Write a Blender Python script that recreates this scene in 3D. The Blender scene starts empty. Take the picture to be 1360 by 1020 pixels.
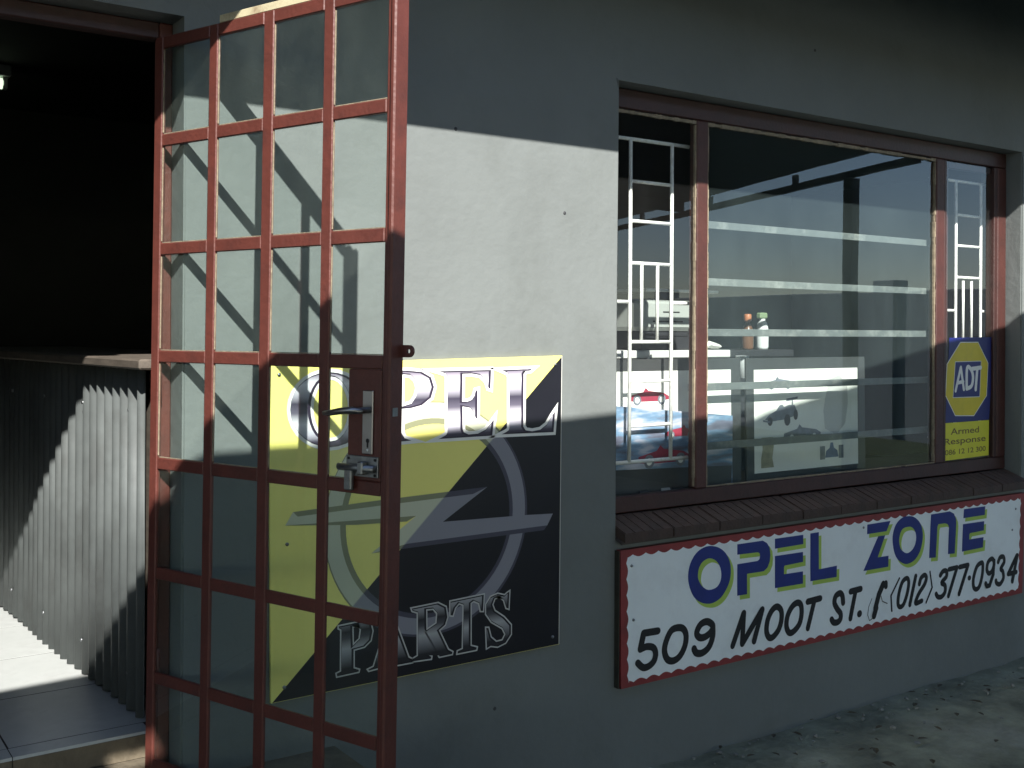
import bpy, bmesh, math, random
from mathutils import Vector, Matrix
random.seed(7)
R = math.radians
scene = bpy.context.scene
COL = scene.collection

# ------------------------------------------------------------------ camera
cam_d = bpy.data.cameras.new('camera')
cam = bpy.data.objects.new('camera', cam_d)
COL.objects.link(cam)
cam.location = (0.0, -3.0, 1.605)
cam.rotation_euler = (Matrix.Rotation(R(-34.75), 3, 'Z') @ Matrix.Rotation(R(90), 3, 'X') @ Matrix.Rotation(R(0.3), 3, 'Z')).to_euler()
cam_d.sensor_width = 36.0
cam_d.lens = 36.0 * 1450.0 / 1360.0
cam_d.shift_y = -0.05
cam_d.clip_start = 0.05
cam_d.clip_end = 2000.0
scene.camera = cam

# ------------------------------------------------------------------ world and sun
SUN = Vector((0.2541, 0.7689, -0.5867)).normalized()      # direction the light travels
world = bpy.data.worlds.new('World')
scene.world = world
world.use_nodes = True
wn = world.node_tree
wn.nodes.clear()
sky = wn.nodes.new('ShaderNodeTexSky')
sky.sky_type = 'NISHITA'
sky.sun_disc = False
sky.sun_elevation = R(35.9)
sky.sun_rotation = R(198.3)
sky.air_density = 1.0
sky.dust_density = 0.7
sky.ozone_density = 1.0
sky.altitude = 1300.0
bg = wn.nodes.new('ShaderNodeBackground')
bg.inputs['Strength'].default_value = 0.108
wo = wn.nodes.new('ShaderNodeOutputWorld')
wn.links.new(sky.outputs[0], bg.inputs['Color'])
wn.links.new(bg.outputs[0], wo.inputs['Surface'])

sun_d = bpy.data.lights.new('sun', 'SUN')
sun_d.energy = 5.0
sun_d.angle = R(0.5)
sun_d.color = (1.0, 0.96, 0.91)
sun = bpy.data.objects.new('sun', sun_d)
COL.objects.link(sun)
sun.rotation_euler = SUN.to_track_quat('-Z', 'Y').to_euler()
sun.location = (-4, -12, 10)

vs = scene.view_settings
vs.view_transform = 'Standard'
vs.look = 'None'
vs.exposure = 1.15
vs.gamma = 1.0
vs.use_curve_mapping = False
scene.cycles.max_bounces = 8
scene.cycles.transparent_max_bounces = 16
scene.cycles.use_denoising = True

# ------------------------------------------------------------------ materials
def new_mat(name):
    m = bpy.data.materials.new(name)
    m.use_nodes = True
    return m, m.node_tree, m.node_tree.nodes['Principled BSDF']

def mk(name, color, rough=0.7, var=0.12, scale=6.0, bump=0.0, bscale=60.0, metal=0.0, spec=0.5, stain=None, stain_amt=0.0, stain_scale=2.0, stretch=None, emit=None, detail=5.0):
    m, nt, p = new_mat(name)
    N, L = nt.nodes, nt.links
    p.inputs['Roughness'].default_value = rough
    p.inputs['Metallic'].default_value = metal
    p.inputs['Specular IOR Level'].default_value = spec
    tc = N.new('ShaderNodeTexCoord')
    src = tc.outputs['Object']
    if stretch:
        mp = N.new('ShaderNodeMapping')
        mp.inputs['Scale'].default_value = stretch
        L.new(src, mp.inputs['Vector'])
        src = mp.outputs['Vector']
    nz = N.new('ShaderNodeTexNoise')
    nz.inputs['Scale'].default_value = scale
    nz.inputs['Detail'].default_value = detail
    nz.inputs['Roughness'].default_value = 0.65
    L.new(src, nz.inputs['Vector'])
    rp = N.new('ShaderNodeValToRGB')
    rp.color_ramp.elements[0].position = 0.3
    rp.color_ramp.elements[1].position = 0.72
    rp.color_ramp.elements[0].color = tuple(max(0, c * (1 - var)) for c in color) + (1,)
    rp.color_ramp.elements[1].color = tuple(min(1, c * (1 + var)) for c in color) + (1,)
    L.new(nz.outputs['Fac'], rp.inputs['Fac'])
    out = rp.outputs['Color']
    if stain is not None:
        n2 = N.new('ShaderNodeTexNoise')
        n2.inputs['Scale'].default_value = stain_scale
        n2.inputs['Detail'].default_value = 8.0
        n2.inputs['Roughness'].default_value = 0.7
        L.new(src, n2.inputs['Vector'])
        r2 = N.new('ShaderNodeValToRGB')
        r2.color_ramp.elements[0].position = 0.5
        r2.color_ramp.elements[1].position = 0.68
        r2.color_ramp.elements[0].color = (0, 0, 0, 1)
        r2.color_ramp.elements[1].color = (stain_amt, stain_amt, stain_amt, 1)
        L.new(n2.outputs['Fac'], r2.inputs['Fac'])
        mx = N.new('ShaderNodeMix')
        mx.data_type = 'RGBA'
        L.new(r2.outputs['Color'], mx.inputs['Factor'])
        L.new(out, mx.inputs['A'])
        mx.inputs['B'].default_value = tuple(stain) + (1,)
        out = mx.outputs['Result']
    L.new(out, p.inputs['Base Color'])
    if bump > 0:
        n3 = N.new('ShaderNodeTexNoise')
        n3.inputs['Scale'].default_value = bscale
        n3.inputs['Detail'].default_value = 6.0
        L.new(tc.outputs['Object'], n3.inputs['Vector'])
        b = N.new('ShaderNodeBump')
        b.inputs['Strength'].default_value = bump
        b.inputs['Distance'].default_value = 0.01
        L.new(n3.outputs['Fac'], b.inputs['Height'])
        L.new(b.outputs['Normal'], p.inputs['Normal'])
    if emit:
        p.inputs['Emission Color'].default_value = tuple(emit[:3]) + (1,)
        p.inputs['Emission Strength'].default_value = emit[3]
    return m

def mk_glass(name, ior=1.55, dust=(0.02, 0.07), dust_col=(0.55, 0.57, 0.55), tint=(0.93, 0.96, 0.95), sc=2.2, stretch=(1, 1, 0.35), smear=0.0, rough=0.004):
    m = bpy.data.materials.new(name)
    m.use_nodes = True
    nt = m.node_tree
    N, L = nt.nodes, nt.links
    N.clear()
    o = N.new('ShaderNodeOutputMaterial')
    tr = N.new('ShaderNodeBsdfTransparent'); tr.inputs['Color'].default_value = tint + (1,)
    gl = N.new('ShaderNodeBsdfGlossy'); gl.inputs['Roughness'].default_value = rough
    gl.inputs['Color'].default_value = (0.97, 0.99, 1.0, 1)
    df = N.new('ShaderNodeBsdfDiffuse'); df.inputs['Color'].default_value = dust_col + (1,)
    fr = N.new('ShaderNodeFresnel'); fr.inputs['IOR'].default_value = ior
    ge = N.new('ShaderNodeNewGeometry')
    inv = N.new('ShaderNodeMath'); inv.operation = 'SUBTRACT'; inv.inputs[0].default_value = 1.0
    L.new(ge.outputs['Backfacing'], inv.inputs[1])
    mul = N.new('ShaderNodeMath'); mul.operation = 'MULTIPLY'
    L.new(fr.outputs[0], mul.inputs[0]); L.new(inv.outputs[0], mul.inputs[1])
    tc = N.new('ShaderNodeTexCoord')
    mp = N.new('ShaderNodeMapping'); mp.inputs['Scale'].default_value = stretch
    L.new(tc.outputs['Object'], mp.inputs['Vector'])
    nz = N.new('ShaderNodeTexNoise'); nz.inputs['Scale'].default_value = sc; nz.inputs['Detail'].default_value = 9; nz.inputs['Roughness'].default_value = 0.68
    L.new(mp.outputs[0], nz.inputs['Vector'])
    mr = N.new('ShaderNodeMapRange')
    mr.inputs['From Min'].default_value = 0.35; mr.inputs['From Max'].default_value = 0.75
    mr.inputs['To Min'].default_value = dust[0]; mr.inputs['To Max'].default_value = dust[1]
    L.new(nz.outputs['Fac'], mr.inputs['Value'])
    dm = N.new('ShaderNodeMath'); dm.operation = 'MULTIPLY'
    L.new(mr.outputs[0], dm.inputs[0]); L.new(inv.outputs[0], dm.inputs[1])
    # faint waviness of old float glass
    nw = N.new('ShaderNodeTexNoise'); nw.inputs['Scale'].default_value = 1.4; nw.inputs['Detail'].default_value = 1
    L.new(tc.outputs['Object'], nw.inputs['Vector'])
    bp = N.new('ShaderNodeBump'); bp.inputs['Strength'].default_value = 0.05; bp.inputs['Distance'].default_value = 0.02
    L.new(nw.outputs['Fac'], bp.inputs['Height'])
    L.new(bp.outputs[0], gl.inputs['Normal'])
    m1 = N.new('ShaderNodeMixShader'); L.new(dm.outputs[0], m1.inputs[0]); L.new(tr.outputs[0], m1.inputs[1]); L.new(df.outputs[0], m1.inputs[2])
    m2 = N.new('ShaderNodeMixShader'); L.new(mul.outputs[0], m2.inputs[0]); L.new(m1.outputs[0], m2.inputs[1]); L.new(gl.outputs[0], m2.inputs[2])
    L.new(m2.outputs[0], o.inputs['Surface'])
    return m

def ramp_print(name, stops, z0, z1, rough=0.35, axis='Z'):
    """flat print whose colour runs over a height band of the board"""
    m, nt, p = new_mat(name)
    N, L = nt.nodes, nt.links
    tc = N.new('ShaderNodeTexCoord'); sp = N.new('ShaderNodeSeparateXYZ')
    L.new(tc.outputs['Object'], sp.inputs[0])
    mr = N.new('ShaderNodeMapRange'); mr.inputs['From Min'].default_value = z0; mr.inputs['From Max'].default_value = z1
    rp = N.new('ShaderNodeValToRGB')
    el = rp.color_ramp.elements
    while len(el) < len(stops): el.new(0.5)
    for e, (ps, c) in zip(el, stops):
        e.position = ps; e.color = tuple(c) + (1,)
    L.new(sp.outputs[axis], mr.inputs['Value']); L.new(mr.outputs[0], rp.inputs['Fac'])
    L.new(rp.outputs['Color'], p.inputs['Base Color'])
    p.inputs['Roughness'].default_value = rough
    return m

def diag_print(name, below, above, a, b, soft=0.004):
    """flat print that changes colour where it crosses the board's diagonal from a to b (x, z)"""
    m, nt, p = new_mat(name)
    N, L = nt.nodes, nt.links
    tc = N.new('ShaderNodeTexCoord'); sp = N.new('ShaderNodeSeparateXYZ')
    L.new(tc.outputs['Object'], sp.inputs[0])
    sl = (b[1] - a[1]) / (b[0] - a[0])
    mx = N.new('ShaderNodeMath'); mx.operation = 'MULTIPLY_ADD'
    mx.inputs[1].default_value = sl; mx.inputs[2].default_value = a[1] - sl * a[0]
    L.new(sp.outputs['X'], mx.inputs[0])
    sb = N.new('ShaderNodeMath'); sb.operation = 'SUBTRACT'
    L.new(sp.outputs['Z'], sb.inputs[0]); L.new(mx.outputs[0], sb.inputs[1])
    mr = N.new('ShaderNodeMapRange'); mr.inputs['From Min'].default_value = -soft; mr.inputs['From Max'].default_value = soft
    L.new(sb.outputs[0], mr.inputs['Value'])
    mi = N.new('ShaderNodeMix'); mi.data_type = 'RGBA'
    L.new(mr.outputs[0], mi.inputs['Factor'])
    mi.inputs['A'].default_value = tuple(below) + (1,); mi.inputs['B'].default_value = tuple(above) + (1,)
    L.new(mi.outputs['Result'], p.inputs['Base Color'])
    p.inputs['Roughness'].default_value = 0.4
    return m

M = {}
M['wall'] = mk('painted_plaster', (0.146, 0.162, 0.157), 0.8, 0.08, 2.2, 0.28, 26, stain=(0.112, 0.124, 0.117), stain_amt=0.6, stain_scale=1.7)
M['soffit'] = mk('soffit_board', (0.12, 0.12, 0.115), 0.8, 0.1, 3)
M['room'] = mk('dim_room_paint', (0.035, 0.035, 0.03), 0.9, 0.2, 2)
M['red'] = mk('oxide_red_paint', (0.104, 0.028, 0.020), 0.5, 0.18, 9, 0.16, 70, stain=(0.062, 0.020, 0.016), stain_amt=0.6, stain_scale=14)
M['red_dark'] = mk('shade_darkened_red_paint', (0.046, 0.017, 0.014), 0.5, 0.2, 9, 0.12, 70, stain=(0.03, 0.016, 0.013), stain_amt=0.6, stain_scale=12)  # oxide red with the deep shade of window head and sill put into its colour
M['red_win'] = mk('window_red_paint', (0.062, 0.020, 0.016), 0.55, 0.2, 9, 0.2, 60, stain=(0.040, 0.016, 0.013), stain_amt=0.6, stain_scale=16)  # window frame red, an even tone darker than the door red
M['putty'] = mk('old_cream_putty', (0.23, 0.19, 0.13), 0.8, 0.35, 40, 0.3, 90)
M['cream'] = mk('cream_primer', (0.50, 0.45, 0.29), 0.6, 0.12, 12, 0.05, 80, stain=(0.2, 0.12, 0.07), stain_amt=0.7, stain_scale=18)
M['glass'] = mk_glass('window_glass', 1.62, (0.006, 0.02), tint=(0.97, 0.985, 0.98))
M['glass_mid'] = mk_glass('dusty_window_glass', 1.70, (0.022, 0.062), dust_col=(0.38, 0.53, 0.53), sc=2.0, stretch=(1.3, 1, 0.55))
M['glass_door'] = mk_glass('door_glass', 1.5, (0.008, 0.075), dust_col=(0.42, 0.50, 0.42), sc=3.2, stretch=(1, 1, 0.6))
M['white_bar'] = mk('white_enamel', (0.84, 0.84, 0.80), 0.45, 0.08, 30, 0.05, 80, stain=(0.45, 0.42, 0.36), stain_amt=0.5, stain_scale=25)
M['flat_bar'] = mk('grey_white_enamel', (0.125, 0.14, 0.137), 0.5, 0.15, 20, 0.1, 60, stain=(0.5, 0.5, 0.46), stain_amt=0.35, stain_scale=7)  # the pale stain paints glints onto the grey bars
M['sill'] = mk('brown_sill_tile', (0.060, 0.037, 0.029), 0.75, 0.22, 14, 0.3, 70, stain=(0.036, 0.027, 0.023), stain_amt=0.7, stain_scale=9)
M['mortar'] = mk('sill_mortar', (0.06, 0.05, 0.045), 0.9, 0.2, 20, 0.3, 60)
M['ground'] = mk('stained_tar', (0.27, 0.275, 0.19), 0.9, 0.6, 3.2, 1.0, 26, stain=(0.42, 0.41, 0.34), stain_amt=0.6, stain_scale=2.1, detail=12)
M['concrete'] = mk('step_concrete', (0.17, 0.14, 0.095), 0.9, 0.25, 9, 0.5, 40, stain=(0.07, 0.06, 0.042), stain_amt=0.8, stain_scale=5)
M['tile'] = mk('white_floor_tile', (0.52, 0.545, 0.53), 0.22, 0.08, 4, 0.0, stain=(0.42, 0.43, 0.42), stain_amt=0.5, stain_scale=5)
M['grout'] = mk('floor_grout', (0.02, 0.02, 0.018), 0.9, 0.2, 20)
M['zinc'] = mk('dull_corrugated_sheet', (0.098, 0.110, 0.108), 0.5, 0.2, 5, 0.0, metal=0.2, stain=(0.07, 0.075, 0.072), stain_amt=0.7, stain_scale=4)
M['wood'] = mk('worn_counter_wood', (0.105, 0.088, 0.070), 0.6, 0.3, 8, 0.15, 40, stretch=(8, 1, 8))
M['steel'] = mk('chromed_steel', (0.30, 0.30, 0.31), 0.33, 0.06, 30, metal=1.0)
M['galv'] = mk('galvanised_steel', (0.26, 0.275, 0.285), 0.42, 0.2, 40, 0.08, 60, metal=0.9, stain=(0.14, 0.12, 0.10), stain_amt=0.5, stain_scale=30)
M['black'] = mk('black_gap', (0.012, 0.012, 0.012), 0.6, 0.2, 20)
M['yellow'] = mk('sign_yellow', (0.86, 0.80, 0.22), 0.38, 0.03, 3, stain=(0.76, 0.71, 0.19), stain_amt=0.35, stain_scale=4)
M['signblack'] = mk('sign_black', (0.010, 0.010, 0.015), 0.32, 0.2, 3)
M['signedge'] = mk('sign_sheet_edge', (0.55, 0.55, 0.53), 0.5, 0.1, 20)
M['halo'] = mk('sign_white_print', (0.80, 0.80, 0.76), 0.38, 0.03, 10)
M['halo_grey'] = mk('sign_grey_outline', (0.52, 0.52, 0.50), 0.38, 0.05, 10)
M['letter_dark'] = mk('sign_plum_print', (0.030, 0.022, 0.042), 0.36, 0.1, 10)
M['chrome'] = ramp_print('sign_chrome_print', [(0, (.035, .03, .05)), (.07, (.06, .05, .08)), (.17, (.45, .44, .50)), (.30, (.72, .71, .74)), (.44, (.12, .11, .15)), (.56, (.05, .045, .07)), (.66, (.36, .35, .40)), (.80, (.76, .75, .78)), (.90, (.30, .27, .33)), (1, (.06, .05, .075))], 1.262, 1.496)
M['chrome_dim'] = ramp_print('sign_dim_chrome_print', [(0, (.02, .02, .025)), (.12, (.16, .16, .17)), (.3, (.40, .40, .40)), (.45, (.07, .07, .08)), (.55, (.02, .02, .025)), (.68, (.25, .25, .26)), (.82, (.44, .44, .44)), (1, (.06, .06, .07))], 0.59, 0.79)
M['white_board'] = mk('sign_white_paint', (0.76, 0.81, 0.82), 0.5, 0.04, 3, stain=(0.62, 0.65, 0.66), stain_amt=0.5, stain_scale=4)
M['sign_red'] = mk('sign_red_paint', (0.23, 0.03, 0.03), 0.5, 0.15, 9, stain=(0.13, 0.022, 0.022), stain_amt=0.6, stain_scale=12)
M['sign_blue'] = mk('sign_blue_paint', (0.014, 0.028, 0.19), 0.45, 0.12, 8)
M['sign_green'] = mk('sign_green_paint', (0.36, 0.52, 0.085), 0.5, 0.1, 8)
M['sign_ink'] = mk('sign_black_paint', (0.008, 0.009, 0.010), 0.5, 0.2, 8)
M['deck_edge'] = mk('sign_weathered_wood', (0.03, 0.027, 0.018), 0.8, 0.3, 20)
M['st_blue'] = mk('sticker_navy', (0.012, 0.018, 0.14), 0.4, 0.05, 10)
M['st_yellow'] = mk('sticker_yellow', (0.62, 0.50, 0.02), 0.4, 0.05, 10, stain=(0.45, 0.38, 0.03), stain_amt=0.4, stain_scale=14)
M['st_ylw2'] = mk('sticker_lemon', (0.62, 0.60, 0.03), 0.4, 0.05, 10)
M['st_white'] = mk('sticker_white', (0.72, 0.74, 0.72), 0.4, 0.03, 10)
M['st_brown'] = mk('sticker_brown_ink', (0.14, 0.10, 0.02), 0.5, 0.1, 10)
M['paper'] = mk('poster_paper', (0.80, 0.80, 0.75), 0.5, 0.03, 6)
M['frame_black'] = mk('poster_mount', (0.045, 0.047, 0.047), 0.4, 0.1, 6)
M['ink_red'] = mk('poster_red_ink', (0.30, 0.03, 0.06), 0.5, 0.2, 20)
M['ink_grey'] = mk('poster_grey_ink', (0.17, 0.19, 0.22), 0.5, 0.3, 25)
M['ink_blue'] = mk('poster_blue_ink', (0.10, 0.15, 0.28), 0.5, 0.3, 20)
M['ink_tan'] = mk('poster_tan_ink', (0.32, 0.30, 0.20), 0.5, 0.3, 25)
M['pvc_white'] = mk('printer_plastic', (0.36, 0.38, 0.355), 0.5, 0.05, 6)
M['pvc_dark'] = mk('dark_plastic', (0.02, 0.02, 0.023), 0.5, 0.1, 6)
M['table_white'] = mk('table_laminate', (0.62, 0.62, 0.60), 0.4, 0.05, 6)
M['orange'] = mk('bottle_cap_orange', (0.42, 0.15, 0.06), 0.45, 0.05, 6)
M['leafgreen'] = mk('bottle_cap_green', (0.20, 0.27, 0.15), 0.45, 0.1, 6)
M['amber'] = mk('bottle_amber', (0.13, 0.06, 0.03), 0.3, 0.1, 6)
M['bottle_white'] = mk('bottle_white', (0.68, 0.70, 0.70), 0.4, 0.05, 6)
M['cable'] = mk('yellow_cable', (0.55, 0.50, 0.08), 0.5, 0.05, 6)
M['roofsheet'] = mk('roof_sheet', (0.075, 0.08, 0.085), 0.6, 0.1, 3)
M['beam'] = mk('dark_steel', (0.035, 0.037, 0.04), 0.6, 0.15, 6)
M['lamp'] = mk('fluorescent_tube', (0.8, 0.85, 0.75), 0.5, 0.02, 6, emit=(0.80, 1.0, 0.72, 0.55))
M['house_wall'] = mk('neighbour_plaster', (0.22, 0.26, 0.29), 0.85, 0.06, 1)
M['house_roof'] = mk('neighbour_roof', (0.16, 0.19, 0.24), 0.7, 0.08, 2)
M['pane_dark'] = mk('neighbour_pane', (0.03, 0.035, 0.04), 0.1, 0.1, 2)
M['canvas'] = mk('grey_canvas', (0.22, 0.22, 0.21), 0.9, 0.1, 20, 0.2, 200)
M['leaf'] = mk('dry_leaf', (0.10, 0.08, 0.045), 0.8, 0.4, 30)
M['stone'] = mk('pale_grit', (0.27, 0.265, 0.23), 0.9, 0.3, 30)
M['tree_leaf'] = mk('tree_leaf', (0.045, 0.075, 0.03), 0.7, 0.4, 3)
M['bark'] = mk('bark', (0.09, 0.07, 0.05), 0.9, 0.3, 10)
M['added_lawn'] = mk('added_lawn_green', (0.035, 0.055, 0.018), 0.95, 0.45, 5.0, 0.8, 30, detail=10)
M['weed'] = mk('weed_green', (0.06, 0.085, 0.03), 0.7, 0.3, 12)

# ------------------------------------------------------------------ mesh helpers
def link(name, me, mat=None, parent=None):
    o = bpy.data.objects.new(name, me)
    COL.objects.link(o)
    if mat is not None and me is not None: me.materials.append(M[mat])
    if parent is not None: o.parent = parent
    return o

def empty(name, loc=(0, 0, 0), rz=0.0):
    o = bpy.data.objects.new(name, None)
    o.empty_display_size = 0.1
    COL.objects.link(o)
    o.location = loc
    o.rotation_euler = (0, 0, rz)
    return o

def tag(o, label=None, cat=None, group=None, kind=None):
    if label: o['label'] = label
    if cat: o['category'] = cat
    if group: o['group'] = group
    if kind: o['kind'] = kind
    return o

def finish(bm, name, mat, parent=None, bevel=0.0, smooth=False, segs=1):
    if bevel > 0:
        bmesh.ops.bevel(bm, geom=bm.edges[:], offset=bevel, segments=segs, affect='EDGES', clamp_overlap=True)
    bmesh.ops.recalc_face_normals(bm, faces=bm.faces[:])
    me = bpy.data.meshes.new(name)
    bm.to_mesh(me); bm.free()
    if smooth:
        for p in me.polygons: p.use_smooth = True
    return link(name, me, mat, parent)

def add_box(bm, x0, x1, y0, y1, z0, z1):
    v = [bm.verts.new(c) for c in ((x0, y0, z0), (x1, y0, z0), (x1, y1, z0), (x0, y1, z0), (x0, y0, z1), (x1, y0, z1), (x1, y1, z1), (x0, y1, z1))]
    for f in ((0, 3, 2, 1), (4, 5, 6, 7), (0, 1, 5, 4), (1, 2, 6, 5), (2, 3, 7, 6), (3, 0, 4, 7)):
        bm.faces.new([v[i] for i in f])
    return v

def box(name, x0, x1, y0, y1, z0, z1, mat, parent=None, bevel=0.0, fn=None):
    bm = bmesh.new()
    v = add_box(bm, min(x0, x1), max(x0, x1), min(y0, y1), max(y0, y1), min(z0, z1), max(z0, z1))
    if fn:
        for q in v: q.co = Vector(fn(q.co))
    return finish(bm, name, mat, parent, bevel)

def boxes(name, lst, mat, parent=None, bevel=0.0):
    bm = bmesh.new()
    for b in lst: add_box(bm, *b)
    return finish(bm, name, mat, parent, bevel)

def tube(name, pts, r, mat, parent=None, n=8, closed_ends=True):
    bm = bmesh.new()
    pts = [Vector(p) for p in pts]
    rings = []
    for i, p in enumerate(pts):
        d = (pts[min(i + 1, len(pts) - 1)] - pts[max(i - 1, 0)]).normalized()
        a = d.orthogonal().normalized() if i == 0 else (a - d * a.dot(d)).normalized()
        b = d.cross(a)
        rr = r[i] if isinstance(r, (list, tuple)) else r
        rings.append([bm.verts.new(p + (a * math.cos(t) + b * math.sin(t)) * rr) for t in [2 * math.pi * k / n for k in range(n)]])
    for i in range(len(rings) - 1):
        for k in range(n):
            bm.faces.new((rings[i][k], rings[i][(k + 1) % n], rings[i + 1][(k + 1) % n], rings[i + 1][k]))
    if closed_ends:
        bm.faces.new(rings[0][::-1]); bm.faces.new(rings[-1])
    return finish(bm, name, mat, parent, smooth=True)

def lathe(name, prof, loc, mat, parent=None, n=20):
    bm = bmesh.new()
    rings = []
    for r, z in prof:
        rings.append([bm.verts.new((loc[0] + r * math.cos(2 * math.pi * k / n), loc[1] + r * math.sin(2 * math.pi * k / n), loc[2] + z)) for k in range(n)])
    for i in range(len(rings) - 1):
        for k in range(n):
            bm.faces.new((rings[i][k], rings[i][(k + 1) % n], rings[i + 1][(k + 1) % n], rings[i + 1][k]))
    bm.faces.new(rings[0][::-1]); bm.faces.new(rings[-1])
    return finish(bm, name, mat, parent, smooth=True)

def smooth_pts(pts, closed, sub=6):
    n = len(pts); out = []
    rng = range(n if closed else n - 1)
    for i in rng:
        g = (lambda k: pts[k % n]) if closed else (lambda k: pts[max(0, min(n - 1, k))])
        p0, p1, p2, p3 = g(i - 1), g(i), g(i + 1), g(i + 2)
        for j in range(sub):
            t = j / sub
            out.append(tuple(0.5 * (2 * p1[k] + (p2[k] - p0[k]) * t + (2 * p0[k] - 5 * p1[k] + 4 * p2[k] - p3[k]) * t * t + (3 * p1[k] - p0[k] - 3 * p2[k] + p3[k]) * t ** 3) for k in (0, 1)))
    if not closed: out.append(tuple(pts[-1]))
    return out

def flat(name, outer, inner, y, mat, parent=None, off=0.0, dx=0.0, dz=0.0, rnd=False):
    """flat shape in the plane y = const from (x, z) outlines; off grows (+) or shrinks (-) it"""
    cu = bpy.data.curves.new(name, 'CURVE')
    cu.dimensions = '2D'; cu.fill_mode = 'FRONT' if False else 'BOTH'
    cu.offset = off
    for k, pl in enumerate([outer] + ([inner] if inner else [])):
        if rnd: pl = smooth_pts(pl, True, 4)
        ar = sum(pl[i][0] * pl[(i + 1) % len(pl)][1] - pl[(i + 1) % len(pl)][0] * pl[i][1] for i in range(len(pl)))
        if (ar < 0) == (k == 0): pl = pl[::-1]
        s = cu.splines.new('POLY')
        s.points.add(len(pl) - 1)
        for p, q in zip(s.points, pl): p.co = (q[0], q[1], 0, 1)
        s.use_cyclic_u = True
    ob = bpy.data.objects.new(name, cu)
    COL.objects.link(ob)
    me = bpy.data.meshes.new_from_object(ob)
    bpy.data.objects.remove(ob); bpy.data.curves.remove(cu)
    me.name = name
    for v in me.vertices: v.co = (v.co.x + dx, y, v.co.y + dz)
    me.materials.clear()
    return link(name, me, mat, parent)

_k = [0]
def strokes(name, lst, y, mat, parent=None, step=0.00022):
    """painted lettering: ribbons with round ends in the plane y = const"""
    bm = bmesh.new()
    k = 0
    def ribbon(pts, w, closed):
        nonlocal k
        yy = y - k * step; k += 1
        n = len(pts); L_, R_ = [], []
        for i, p in enumerate(pts):
            a = pts[(i - 1) % n] if (closed or i > 0) else p
            b = pts[(i + 1) % n] if (closed or i < n - 1) else p
            d = Vector((b[0] - a[0], b[1] - a[1])).normalized()
            nx, nz = -d.y * w / 2, d.x * w / 2
            L_.append(bm.verts.new((p[0] + nx, yy, p[1] + nz))); R_.append(bm.verts.new((p[0] - nx, yy, p[1] - nz)))
        for i in range(n if closed else n - 1):
            j = (i + 1) % n
            bm.faces.new((L_[i], R_[i], R_[j], L_[j]))
        if not closed:
            for e, f in ((0, 1), (n - 1, n - 2)):
                yy2 = y - k * step; k += 1
                ax = math.atan2(pts[e][1] - pts[f][1], pts[e][0] - pts[f][0])
                c = [bm.verts.new((pts[e][0] + math.cos(ax + t) * w / 2 * 0.98, yy2, pts[e][1] + math.sin(ax + t) * w / 2 * 0.98)) for t in [2 * math.pi * q / 14 for q in range(14)]]
                bm.faces.new(c)
    for closed, w, pts in lst:
        if closed: ribbon(smooth_pts(pts, True), w, True)
        elif len(pts) > 5: ribbon(smooth_pts(pts, False), w, False)
        else:
            for a, b in zip(pts[:-1], pts[1:]): ribbon([a, b], w, False)
    me = bpy.data.meshes.new(name); bm.to_mesh(me); bm.free()
    return link(name, me, mat, parent)

def text_line(name, body, a, b, y, mat, parent, height):
    """small print set between the points a and b (x, z) of its base line"""
    cu = bpy.data.curves.new(name, 'FONT'); cu.body = body; cu.size = 1.0; cu.offset = 0.012
    ob = bpy.data.objects.new(name, cu); COL.objects.link(ob)
    me = bpy.data.meshes.new_from_object(ob)
    bpy.data.objects.remove(ob); bpy.data.curves.remove(cu)
    xs = [v.co.x for v in me.vertices]; w = max(xs) - min(xs); x0 = min(xs)
    for v in me.vertices:
        t = (v.co.x - x0) / w
        v.co = (a[0] + (b[0] - a[0]) * t, y, a[1] + (b[1] - a[1]) * t + v.co.y * height / 0.72)
    me.materials.clear(); me.name = name
    return link(name, me, mat, parent)

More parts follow.
